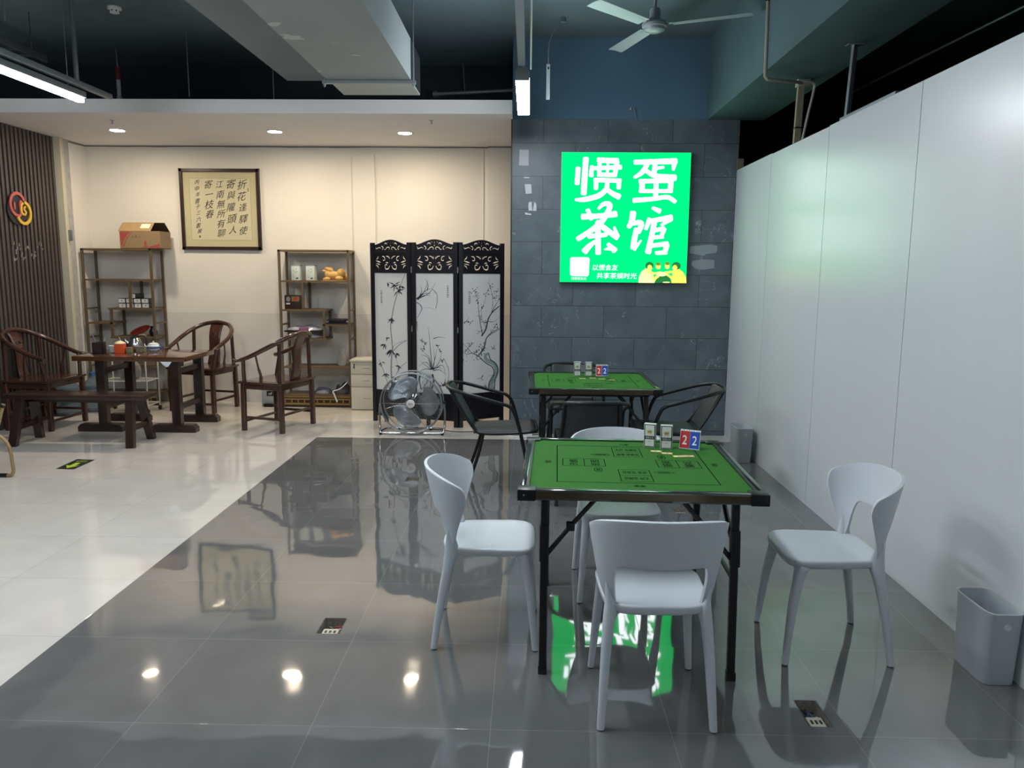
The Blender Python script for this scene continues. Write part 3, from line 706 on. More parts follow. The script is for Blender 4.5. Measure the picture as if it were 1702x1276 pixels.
    for k, p in enumerate([[(835, 1080), (900, 1100), (960, 1090)], [(1110, 1080), (1040, 1085), (960, 1098)], [(900, 1165), (930, 1110), (965, 1095)], [(1060, 1150), (1010, 1110), (970, 1100)], [(1100, 1095), (1090, 1160), (1045, 1165)], [(880, 1120), (905, 1150), (940, 1120)]]):
        b.ribbon(p, 18, lambda x, y, d, k=k: F(x, y, .003+.0003*k), mi=3)
    disc(962, 1105, 42, 18, 1, .0055); disc(1000, 1172, 30, 5, 1, .0055)
    b.build('printed_picture', [MY, MY2, MO, MS, MG], face, smooth=False)
sign()

# torn paper scraps glued on the pillar
M_SCRAP = mat('torn_paper', '#d3d3d8', .8); M_SCRAP2 = mat('plaster_patch', '#8f989c', .8, noise=.05, nscale=60)
def patch(name, pts, label, m, group=None):
    b = MB(); b.prism(pts, lambda x, y, d: Vector((x, PY-d, y)), 0, .0015); o = b.build(name, m, None, smooth=False); return tag(o, label, 'patch', group)
def sc(px, py):   # crop pixels (x5.8, origin 840,200) to the pillar face
    X, Z = 840+px/5.8, 200+py/5.8
    return (-.105+(X-862.5)*.005705, 2.727-(Z-248.5)*.00575)
gp = 'torn paper scraps down the left of the pillar'
patch('paper_scrap', [sc(*p) for p in ((137, 283), (225, 284), (226, 431), (132, 428))], 'white rectangular paper scrap, the largest, high on the left of the slate pillar', M_SCRAP, gp)
patch('paper_scrap', [sc(*p) for p in ((180, 535), (230, 535), (232, 545), (182, 546))], 'thin sliver of white paper on a tile joint of the slate pillar', M_SCRAP, gp)
patch('paper_scrap', [sc(*p) for p in ((190, 602), (253, 602), (258, 688), (200, 692))], 'small square white paper scrap, second down on the left of the slate pillar', M_SCRAP, gp)
patch('paper_scrap', [sc(*p) for p in ((232, 770), (258, 765), (262, 815), (268, 850), (230, 848), (226, 805))], 'ragged white paper scrap, left of a lower pair on the slate pillar', M_SCRAP, gp)
patch('paper_scrap', [sc(*p) for p in ((280, 790), (292, 765), (305, 800), (305, 850), (272, 850))], 'pointed white paper scrap, right of a lower pair on the slate pillar', M_SCRAP, gp)
patch('paper_scrap', [sc(*p) for p in ((195, 866), (258, 880), (255, 890), (198, 885))], 'lowest thin paper scrap on the left of the slate pillar', M_SCRAP, gp)
def sd(px, py):   # crop pixels (x12.76, origin 1140,380)
    X, Z = 1140+px/12.76, 380+py/12.76
    return (1.497+(X-1146.5)*.0058, 1.84-(Z-410)*.0058)
patch('plaster_patch', [sd(*p) for p in ((180, 380), (600, 345), (742, 370), (738, 470), (710, 515), (500, 540), (495, 575), (420, 570), (165, 525), (170, 420))], 'pale glue patch right of the green sign, the upper one', M_SCRAP2, 'pale glue patches on the pillar')
patch('plaster_patch', [sd(*p) for p in ((230, 690), (430, 650), (690, 665), (695, 810), (720, 825), (480, 865), (320, 855), (210, 770))], 'pale glue patch right of the green sign, the lower one', M_SCRAP2, 'pale glue patches on the pillar')
b = MB().box((-.172, PY+.02, 1.5), (.012, .04, 3.0)); struct(b.build('trim_4', mat('dark_edge_strip', '#2b3034', .4, metal=.5), smooth=False))
# ================================================================== LAMPS AND CEILING FITTINGS
def emis(name, col, s):
    m = bpy.data.materials.new(name); m.use_nodes = True; nt = m.node_tree; nt.nodes.clear(); e = nd(nt, 'ShaderNodeEmission'); e.inputs[0].default_value = (*col, 1); e.inputs[1].default_value = s
    o_ = nd(nt, 'ShaderNodeOutputMaterial'); nt.links.new(e.outputs[0], o_.inputs[0]); return m
M_LED = emis('led_cool_white', (.86, .93, 1.0), LED); M_LEDFILL = emis('led_cool_white_fill', (.86, .93, 1.0), LED_FILL); M_SPOT = emis('downlight_warm_white', (1.0, .84, .63), SPOT)
def led(x, y0, y1, wd, label, z=2.89, hw=-.02):
    t = root('linear_lamp', label, 'lamp', (x, (y0+y1)/2, z), 0, 'linear ceiling lamps'); L = y1-y0
    b = MB(); b.rbox((0, 0, .032), (wd+hw, L+.02, .046), .004)
    for s in (-1, 1): b.rbox((0, s*(L/2+.006), .006), (wd, .012, .064), .003)
    b.build('housing', M_GUN2, t)
    b = MB(); b.rbox((0, 0, -.008), (wd, L, .034), .006); b.build('diffuser', M_LED if y1 > 2 else M_LEDFILL, t, smooth=False)
    c = MB()
    for s in (-1, 1): c.tube([(0, s*L*.36, .05), (0, s*L*.36, ZC-z)], .003, 6)
    c.build('suspension_wire', M_GALV, t)
    return t
M_GUN2 = mat('lamp_housing_grey', '#6e7478', .45, metal=.3)
led(-.055, 5.42, 6.59, .094, 'short bright linear lamp hanging in front of the slate pillar, seen end on')
led(-3.49, 4.98, 6.16, .045, 'long bright linear lamp at the top left over the white floor', hw=.03)
for x, y, l in [(-3.49, 3.1, 'added unseen linear lamp over the white floor beside the camera'), (-3.49, -1.0, 'added unseen linear lamp over the white floor behind the camera'), (-.30, 3.0, 'added unseen linear lamp beside the pale trunking above the camera'),
                (-.30, -1.4, 'added unseen linear lamp on the middle row behind the camera'), (1.1, -.6, 'added unseen linear lamp beside the partition behind the camera'), (-1.9, 3.0, 'added unseen linear lamp over the tile border above the camera')]:
    led(x, y-.6, y+.6, .09, l)  # out-of-view lamps added to brighten the room from above and behind
# suspended rails
b = MB(); b.box((0, 0, 0), (.048, 5.4, .035)); o = b.build('cable_trunking', mat('trunking_lilac_grey', '#a8acb6', .4), None, smooth=False); o.location = (-.062, 2.72, 2.975)
tag(o, 'pale metal trunking hanging above the middle lamp, running towards the camera', 'trunking')
b = MB(); b.tube([(-.035+.035, 5.38, 2.93), (.0, 4.0, 2.99), (.012, 2.0, 3.0)], .006, 6); o = b.build('white_conduit', M_WHITE, None); tag(o, 'thin white conduit running alongside the pale trunking', 'conduit')
t = root('suspended_rail', 'dark grey rail carrying the top left lamp, hung on a thick tube', 'rail', (-3.44, 6.5, 2.95))
b = MB(); b.rbox((0, -.9, .03), (.04, 1.8, .04), .004); b.build('rail', M_GUN2, t)
b = MB(); b.tube([(-.04, -.40, .04), (-.04, -.40, .78)], .018, 10); b.build('drop_tube', M_GUN2, t)
b = MB(); b.tube([(-.46, -.55, .45), (-.46, -.55, .78)], .007, 6); b.build('thin_rod', M_GUN2, t)
# warm downlights in the soffit
DL = [(-4.252, 8.128, 'warm recessed downlight, leftmost of the three visible in the white soffit'), (-2.629, 8.162, 'warm recessed downlight, middle of the three visible in the white soffit'), (-1.295, 8.22, 'warm recessed downlight, rightmost in the soffit, above the folding screen')]
for x, y, l in DL:
    t = root('downlight', l, 'lamp', (x, y, ZS), 0, 'recessed downlights in the soffit')
    MB().lathe([(.088, 0), (.088, -.006), (.070, -.008), (.068, -.002)], 32, cap=False).build('trim_ring', M_WHITE, t)
    MB().lathe([(.068, -.004), (.060, -.0055), (.0001, -.006)], 32, cap=False).build('diffuser', M_SPOT, t)
# soffit sprinklers
for x, y, l in ((-.935, 7.545, 'small sprinkler head in the soffit near the slate pillar'), (-4.02, 7.60, 'small sprinkler head in the soffit above the left downlight')):
    b = MB(); b.lathe([(.022, 0), (.022, -.003), (.008, -.005), (.007, -.03), (.012, -.032), (.012, -.034), (.0005, -.035)], 16); o = b.build('sprinkler', M_GALV, None); o.location = (x, y, ZS); tag(o, l, 'sprinkler', 'sprinklers in the soffit')
# ceiling fan
t = root('ceiling_fan', 'grey three-bladed ceiling fan hanging near the top of the picture above the far table', 'fan', (.916, 6.06, 3.40))
b = MB(); b.lathe([(.0005, -.045), (.035, -.045), (.060, -.036), (.075, -.030), (.080, -.012), (.092, -.006), (.094, .012), (.085, .028), (.055, .034), (.0005, .036)], 40); b.build('motor_housing', mat('fan_grey', '#8f979b', .35, metal=.3), t, angle=30)
b = MB(); b.lathe([(.030, .036), (.040, .045), (.040, .105), (.034, .125), (.012, .132), (.010, .30), (.010, .31)], 24); b.lathe([(.05, .33), (.045, .30), (.015, .27)], 24, cap=False); b.build('downrod_cover', MATS['fan_grey'], t)
M_BLADE = mat('fan_blade', '#a4adb0', .35, metal=.25)
for a in (-22.2, 225.0, 108.5):
    a = math.radians(a); b = MB(); b.T = Matrix.Rotation(a, 4, 'Z'); n = 14
    def sec(x):
        wd = .052+.010*min(1, (x-.12)/.5); tl = .22*(1-.3*x)
        pts = [(-1, 0), (-.5, .004), (0, .006), (.5, .004), (1, 0), (.5, .0025), (0, .0045), (-.5, .0025)]
        return [Vector((x, y*wd*math.cos(tl), y*wd*math.sin(tl)*.6+z+.004)) for y, z in pts]
    b.loft([sec(.13+.57*i/n) for i in range(n+1)])
    bl = b.build('blade', M_BLADE, t, angle=50)
    b = MB(); b.T = Matrix.Rotation(a, 4, 'Z'); b.bar((.075, 0, .012), (.20, 0, .012), .035, .006); b.bar((.10, .03, .012), (.10, -.03, .012), .012, .006); b.build('blade_bracket', M_GALV, bl)
# duct with strut, end grille
t = root('air_duct', 'large grey painted air duct with scuffed underside hanging from the ceiling', 'duct', (-1.21, 0, 0))
b = MB(); b.box((0, 1.75, 3.148), (.63, 8.5, .296)); b.build('duct_body', M_DUCT, t, smooth=False)
b = MB(); b.box((0, 6.26, 3.146), (.62, .50, .286), mi=0)
for i in range(16): b.box((.312, 6.03+i*.031, 3.15), (.006, .012, .28), mi=1)
b.build('end_section', [mat('duct_end', '#a2aaa6', .6), M_BLKP], t, smooth=False)
b = MB(); b.box((0, 6.0, 2.985), (.70, .035, .022)); b.build('support_strut', M_GALV, t, smooth=False)
for s in (-1, 1):
    b = MB(); b.tube([(s*.335, 6.0, 2.95), (s*.335, 6.0, 3.72)], .005, 6); b.lathe([(.011, 2.958), (.011, 2.972)], 6, (s*.335, 6.0, 0)); b.build('threaded_rod', M_GALV, t)
# smoke detector
b = MB(); b.lathe([(.055, 0), (.055, -.015), (.050, -.022), (.045, -.024), (.036, -.045), (.0005, -.048)], 28, mi=0)
for k in range(8): a = k*PI/4; b.box((.0415*math.cos(a), .0415*math.sin(a), -.034), (.008, .008, .010), rot=(0, 0, a), mi=1)
o = b.build('smoke_detector', [M_WHITE, M_BLACKPL], None); o.location = (-3.453, 6.68, ZC); tag(o, 'white round smoke detector on the dark ceiling at the upper left', 'smoke detector')
# pipes in the ceiling void
t = root('sprinkler_pipe', 'vertical white and red banded pipe dropping to the soffit, top left', 'pipe', (-4.09, 7.9, 3.12))
b = MB(); b.tube([(0, 0, 0), (0, 0, .32)], .020, 12); b.build('white_section', mat('pipe_white', '#a9aaa6', .5), t); b = MB(); b.tube([(0, 0, .32), (0, 0, .44)], .022, 12); b.build('red_band', mat('pipe_red', '#7a2a2a', .5), t)
b = MB(); b.tube([(0, 0, .44), (-.004, 0, .61)], .006, 8); b.tube([(0, 0, .14), (0, 0, .16)], .026, 12); b.tube([(0, 0, .04), (.06, 0, .04)], .012, 8); b.build('hanger', M_GALV, t)
t = root('horizontal_pipe', 'grey horizontal pipe in the dark gap above the soffit by the pillar', 'pipe', (-.6, 8.3, 3.41))
b = MB(); b.tube([(-.38, 0, -.01), (.43, 0, .03)], .022, 10); b.build('pipe', M_GALV, t); b = MB(); b.tube([(-.41, 0, -.012), (-.36, 0, -.01)], .034, 10); b.build('end_cap', M_GALV, t)
b = MB(); b.tube([(-.08, 0, .02), (-.10, 0, .31)], .004, 6); b.build('hanger', M_GALV, t)
for x, y, z0, l in ((-3.066, 7.15, 3.125, 'thin ceiling rod above the picture frame, upper left'), (-2.35, 7.3, 3.125, 'thin ceiling rod just left of the big duct')):
    b = MB(); b.tube([(0, 0, 0), (.0, 0, ZC-z0)], .004, 6); o = b.build('threaded_hanger', M_GUN2, None); o.location = (x, y, z0); tag(o, l, 'rod', 'thin hanger rods above the soffit')
# ladder tray
t = root('cable_ladder', 'dark cable ladder hanging at the top left corner', 'cable tray', (-4.45, 6.2, 3.4))
b = MB()
for s in (-1, 1): b.box((s*.2, 0, 0), (.02, 1.6, .05))
b.build('side_rails', M_BLKM2, t, smooth=False) if False else b.build('side_rails', mat('dark_grey_tray', '#33383d', .6), t, smooth=False)
for i in range(8):
    MB().box((0, -.72+i*.2, 0), (.4, .02, .02)).build('rung', MATS['dark_grey_tray'], t, smooth=False)
b = MB()
for s in (-1, 1): b.tube([(s*.2, .6, .02), (s*.2, .6, .33)], .005, 6)
b.build('hanger', MATS['dark_grey_tray'], t)
# plate on the wall: flexible conduit ending in a hanging pale strip
t = root('hanging_batten', 'short pale batten hanging from a curved cable beside the ceiling fan', 'batten', (.147, 6.8, 3.03))
b = MB(); b.box((0, 0, .145), (.030, .018, .285)); b.box((0, -.0095, .255), (.012, .001, .02), mi=1); b.build('batten', [mat('batten_grey', '#98a4a6', .5), M_GUN], t, smooth=False)
b = MB(); b.tube(smooth_path([(0, 0, .285), (.0, 0, .42), (.03, .05, .54), (.09, .1, .64), (.12, .12, .70)], 6), .004, 6); b.lathe([(.03, .66), (.02, .69), (.02, .70)], 10, (.12, .12, 0)); b.build('cable', M_GALV, t)
# small bracket lead above the sign
b = MB(); b.tube(smooth_path([(0, 0, 0), (-.02, -.03, .07), (-.035, -.03, .10), (-.05, 0, .095)], 5), .004, 6); b.lathe([(.012, 0), (.012, .02)], 10, (-.05, -.008, .085)); o = b.build('wall_lead', M_GALV, None); o.location = (.985, PY-.004, 3.0); tag(o, 'short lead poking out of the dark wall just above the green sign', 'cable')
# conduit, timber post, steel strut on the right beam
M_COND = mat('cream_conduit', '#97978a', .5)
t = root('wall_conduit', 'cream conduit running down the right beam and along under it to a junction box', 'conduit', (1.64, 5.68, 2.94))
b = MB(); b.tube([(0, .03, .79), (0, .0, .08), (.0, 0, .02), (.02, .005, .0), (.06, .02, -.002), (.36, .26, .035)], .012, 8); b.build('pipe', M_COND, t); b = MB(); b.box((.36, .28, .035), (.09, .07, .05), bev=.004); b.build('junction_box', M_COND, t)
b = MB(); b.tube([(-.001, .02, .52), (-.001, .02, .535)], .017, 8); b.build('cable_tie', M_BLACKPL, t)
t = root('timber_post', 'cream timber post between the right beam and the partition top', 'post', (1.975, 5.95, 2.546))
b = MB(); b.bar((0, 0, -.0), (.01, .0, .43), .045, .035, up=(0, 1, 0)); b.build('post', mat('raw_timber', '#86816a', .7, noise=.1, nscale=12), t, smooth=False)
b = MB(); b.tube(smooth_path([(.03, -.03, .0), (.06, -.04, .2), (.09, -.04, .36), (.085, -.04, .42), (.0, -.03, .435)], 5), .010, 8); b.build('flexible_conduit', M_COND, t)
b = MB(); b.box((.01, -.01, .11), (.075, .06, .006)); b.build('tie', M_BLACKPL, t, smooth=False)
t = root('steel_strut', 'steel angle strut from the right beam down to the partition top', 'strut', (1.975, 5.06, 2.546))
b = MB(); b.bar((0, 0, 0), (.02, .0, .452), .006, .036, up=(0, 1, 0)); b.bar((.017, .017, 0), (.037, .017, .452), .036, .006, up=(0, 1, 0)); b.build('angle', M_GALV, t, smooth=False)
b = MB(); b.box((.03, 0, .450), (.10, .06, .006)); b.build('top_plate', M_GALV, t, smooth=False)
b = MB(); b.box((.0, -.33, .012), (.035, .75, .02)); b.build('base_rail', M_GALV, t, smooth=False)
b = MB(); b.box((0, 0, .05), (.06, .03, .10)); o = b.build('timber_offcut', mat('timber_dull', '#6d6458', .8), None, smooth=False); o.location = (WX+.02, PY-.03, 2.546); tag(o, 'small brown timber offcut on the far end of the partition top', 'offcut')
b = MB(); b.tube([(3.2, 3.6, 3.28), (3.05, 7.8, 3.30)], .012, 8); o = b.build('distant_pipe', M_GALV, None); tag(o, 'thin pipe running through the dark void above the partition', 'pipe')

# ================================================================== FLOOR SOCKET PITS
def pit(h, label):
    x0, x1, y0, y1 = h; t = root('floor_socket_box', label, 'socket box', ((x0+x1)/2, (y0+y1)/2, 0), 0, 'open floor socket boxes'); w_, l_ = x1-x0, y1-y0
    b = MB(); D = .06
    for s in (-1, 1): b.box((s*(w_/2+.0005), 0, -D/2), (.003, l_, D), mi=0); b.box((0, s*(l_/2+.0005), -D/2), (w_, .003, D), mi=0)
    b.box((0, 0, -D), (w_, l_, .003), mi=1); b.build('pit', [mat('rough_concrete', '#837e74', .9, noise=.3, nscale=60), mat('pit_dirt', '#6d675c', .9, noise=.4, nscale=40)], t, smooth=False)
    rnd = random.Random(int(x0*1000)+7)
    b = MB(); b.box((0, -l_*.22, -.030), (w_*.72, l_*.40, .035), mi=0, bev=.004)
    for i in range(3): b.box((-w_*.2+i*w_*.2, -l_*.22, -.0125), (w_*.10, l_*.13, .003), mi=1)
    b.build('socket_unit', [mat('socket_ivory', '#b9b4a2', .5), M_BLACKPL], t)
    b = MB()
    for i in range(4):
        p = [(rnd.uniform(-.4, .4)*w_, rnd.uniform(.0, .42)*l_, -.05+.012*rnd.random()+.010*(k % 2)) for k in range(4)]
        b.tube(smooth_path(p, 4), .0035, 6, mi=i % 3)
    for i in range(5): b.box((rnd.uniform(-.38, .38)*w_, rnd.uniform(0, .42)*l_, -.045), (.012, .016, .014), rot=(rnd.random(), rnd.random(), rnd.random()), mi=rnd.choice((0, 3)))
    b.build('loose_wires', [mat('wire_black', '#191919', .5), mat('wire_blue', '#2a4d92', .5), mat('wire_red', '#8b3128', .5), mat('rubble_pale', '#bdb8ab', .9)], t)
    return t
pit(holes[0], 'open floor socket pit in the grey tiles, left of the near white chairs')
pit(holes[1], 'open floor socket pit in the grey tiles, in front of the floor fan')
pit(holes[2], 'open floor socket pit with blue wires at the lower right, before the right chair')
pit(holes[3], 'open floor socket pit seen beneath the near green table')
# evacuation arrow sticker
a, b_, c_, d_ = Vector((-3.772, 5.917, 0)), Vector((-3.619, 5.906, 0)), Vector((-3.626, 6.222, 0)), Vector((-3.787, 6.235, 0))
def FS(u, v, d=0): p = (a*(1-u)+b_*u)*(1-v)+(d_*(1-u)+c_*u)*v; return Vector((p.x, p.y, .0006+d))
b = MB(); b.prism([(0, 0), (1, 0), (1, 1), (0, 1)], lambda x, y, d: FS(x, y, d), 0, .0006, mi=0)
b.poly([FS(.5, .08, .001), FS(.88, .38, .001), FS(.64, .34, .001), FS(.64, .62, .001), FS(.36, .62, .001), FS(.36, .34, .001), FS(.12, .38, .001)], 1)
b.text('安全出口', lambda x, y, d: FS(x, y, .001), .22, .72, .78, .86, mi=1); b.text('EXIT', lambda x, y, d: FS(x, y, .001), .35, .89, .65, .96, mi=1)
o = b.build('floor_arrow_sticker', [mat('sticker_black', '#1b1f17', .4), mat('sticker_lime', '#b4cf3e', .4)], None, smooth=False); tag(o, 'black floor sticker with lime green arrow on the white tiles near the bench', 'sticker')

# ================================================================== BINS
def make_bin():
    t = root('waste_bin', '', 'bin'); b = MB(); W_, L_, H_ = .072, .130, .30
    def rg(k, z, o=0): return superring(0, 0, W_*k-o, L_*k-o, z, 48, 5.5)
    b.loft([rg(.88, .0), rg(.90, .003), rg(1.0, H_-.008), rg(1.015, H_-.006), rg(1.015, H_-.001), rg(1.0, H_), rg(1.0, H_, .003), rg(1.0, H_-.01, .004), rg(.90, .01, .004), rg(.5, .008)]); b.build('bin_body', M_BIN, t, angle=50)
    b = MB(); b.lathe([(.012, 0), (.012, -.003), (.009, -.0035), (.0005, -.0035)], 20, (0, -L_*.985-.0005, .245), axis='y', mi=0)
    b.lathe([(.012, -.0), (.0145, .001), (.0145, -.004), (.011, -.0045)], 20, (0, -L_*.985-.0005, .245), axis='y', mi=1, cap=False); b.build('grip_button', [mat('button_pale', '#c9cdc9', .4), M_BIN], t)
    return t
bn = make_bin(); bn['group'] = 'grey waste bins along the partition'; bn.location = (1.868, 2.975, 0); bn['label'] = 'grey slim waste bin at the right edge of the picture by the partition'
dup(bn, (1.838, 6.50, 0), 0, 'grey slim waste bin far off by the partition, behind the near green table')

# ================================================================== FLOOR FAN
t = root('drum_floor_fan', 'silver round floor fan standing in front of the folding screen', 'fan', (-1.13, 7.42, 0)); R_ = .298; zc = .315
b = MB()
for r, y, th in ((R_, -.085, .007), (R_, .085, .007), (R_*.985, -.095, .004)): b.tube([(r*math.cos(k*PI/32), y, zc+r*math.sin(k*PI/32)) for k in range(64)], th, 8, closed=True)
b.lathe([(R_, -.085), (R_-.002, -.085), (R_-.002, -.055), (R_, -.055)], 64, (0, 0, zc), axis='y', cap=False)
b.build('outer_ring', M_ALU, t)
b = MB()
for s in (-1, 1):
    for i in range(1, 17):
        r = .045+(R_-.045)*i/17; y = s*(.085+.022*math.cos(r/R_*PI/2)); b.tube([(r*math.cos(k*PI/20), y, zc+r*math.sin(k*PI/20)) for k in range(40)], .0010, 4, closed=True)
    for k in range(6 if s < 0 else 10):
        a = k*2*PI/(6 if s < 0 else 10)+(PI if s < 0 else .3); b.tube([(r*math.cos(a), s*(.087+.022*math.cos(r/R_*PI/2)), zc+r*math.sin(a)) for r in (.04, .12, .2, R_)], .0022, 5)
b.build('wire_guard', M_ALU, t)
b = MB(); b.lathe([(.0005, -.117), (.036, -.117), (.041, -.113), (.041, -.105)], 32, (0, 0, zc), mi=0, axis='y'); b.text('金羚', lambda x, z, d: Vector((x, -.1178, z+zc)), -.022, -.011, .022, .011, mi=1); b.build('centre_badge', [M_WHITE, M_RED], t)
for a0 in (116, 350, 236):
    b = MB(); a0 = math.radians(a0)
    def bl(u, v):
        r = .045+(.265-.045)*u; wd = math.radians(24+72*math.sin(PI*min(1, u*1.02))**.65*(.35+.65*u)); th = a0+(v-.5)*wd*1.35*(1 if u < .9 else 1-.5*(u-.9)*10)+.25*u
        y = .03-.06*(v-.5)*2*(.5+.5*u)*.9+.012*math.cos((v-.5)*PI*2)*u
        y += -.006*(1 if .3 < u < .8 and .25 < v < .75 else 0)
        return Vector((r*math.cos(th), y, zc+r*math.sin(th)))
    b.grid(bl, 20, 20); b.build('blade', M_ALU, t, solid=.002, angle=35)
b = MB(); b.lathe([(.045, -.02), (.048, .0), (.048, .05), (.075, .06), (.075, .16), (.06, .17), (.0005, .17)], 28, (0, 0, zc), axis='y'); b.build('motor', M_GUN, t)
for s in (-1, 1):
    b = MB(); b.tube(smooth_path([(s*.315, 0, zc), (s*.322, 0, .20), (s*.318, -.02, .08), (s*.305, -.06, .018)], 6), .011, 10, mi=0); b.lathe([(.016, -.012), (.016, .012)], 12, (s*.315, 0, zc), axis='x', mi=1); o = b.build('side_post', [M_CHROME, M_BLACKPL], t)
    MB().box((s*.303, -.07, .010), (.026, .03, .020), bev=.004).build('rubber_foot', M_BLACKPL, o)
b = MB(); b.tube([(-.305, -.06, .018), (.305, -.06, .018)], .009, 8); b.tube(smooth_path([(-.305, -.06, .018), (-.30, .08, .02), (-.24, .16, .02), (0, .17, .02), (.24, .16, .02), (.30, .08, .02), (.305, -.06, .018)], 5), .009, 8)
o = b.build('base_frame', M_CHROME, t)
for s in (-1, 1): MB().box((s*.16, .17, .010), (.02, .025, .020), bev=.003).build('rubber_foot', M_BLACKPL, o)
b = MB(); b.tube(smooth_path([(-1.0, 7.60, .006), (-.86, 7.58, .006), (-.70, 7.50, .006), (-.5, 7.52, .006), (-.25, 7.50, .006), (.12, 7.40, .006)], 8), .004, 6); o = b.build('power_cable', M_BLACKPL, None); tag(o, 'black cable lying on the floor between the fan and the slate pillar', 'cable')

b = MB(); b.tube(smooth_path([(-.20, 7.36, .006), (-.10, 7.28, .006), (.03, 7.30, .006), (.15, 7.36, .006)], 8), .006, 6); b.rbox((.0, 7.345, .015), (.10, .05, .03), .005); o = b.build('extension_lead', M_WHITE, None); tag(o, 'white extension lead on the floor at the foot of the slate pillar', 'cable')
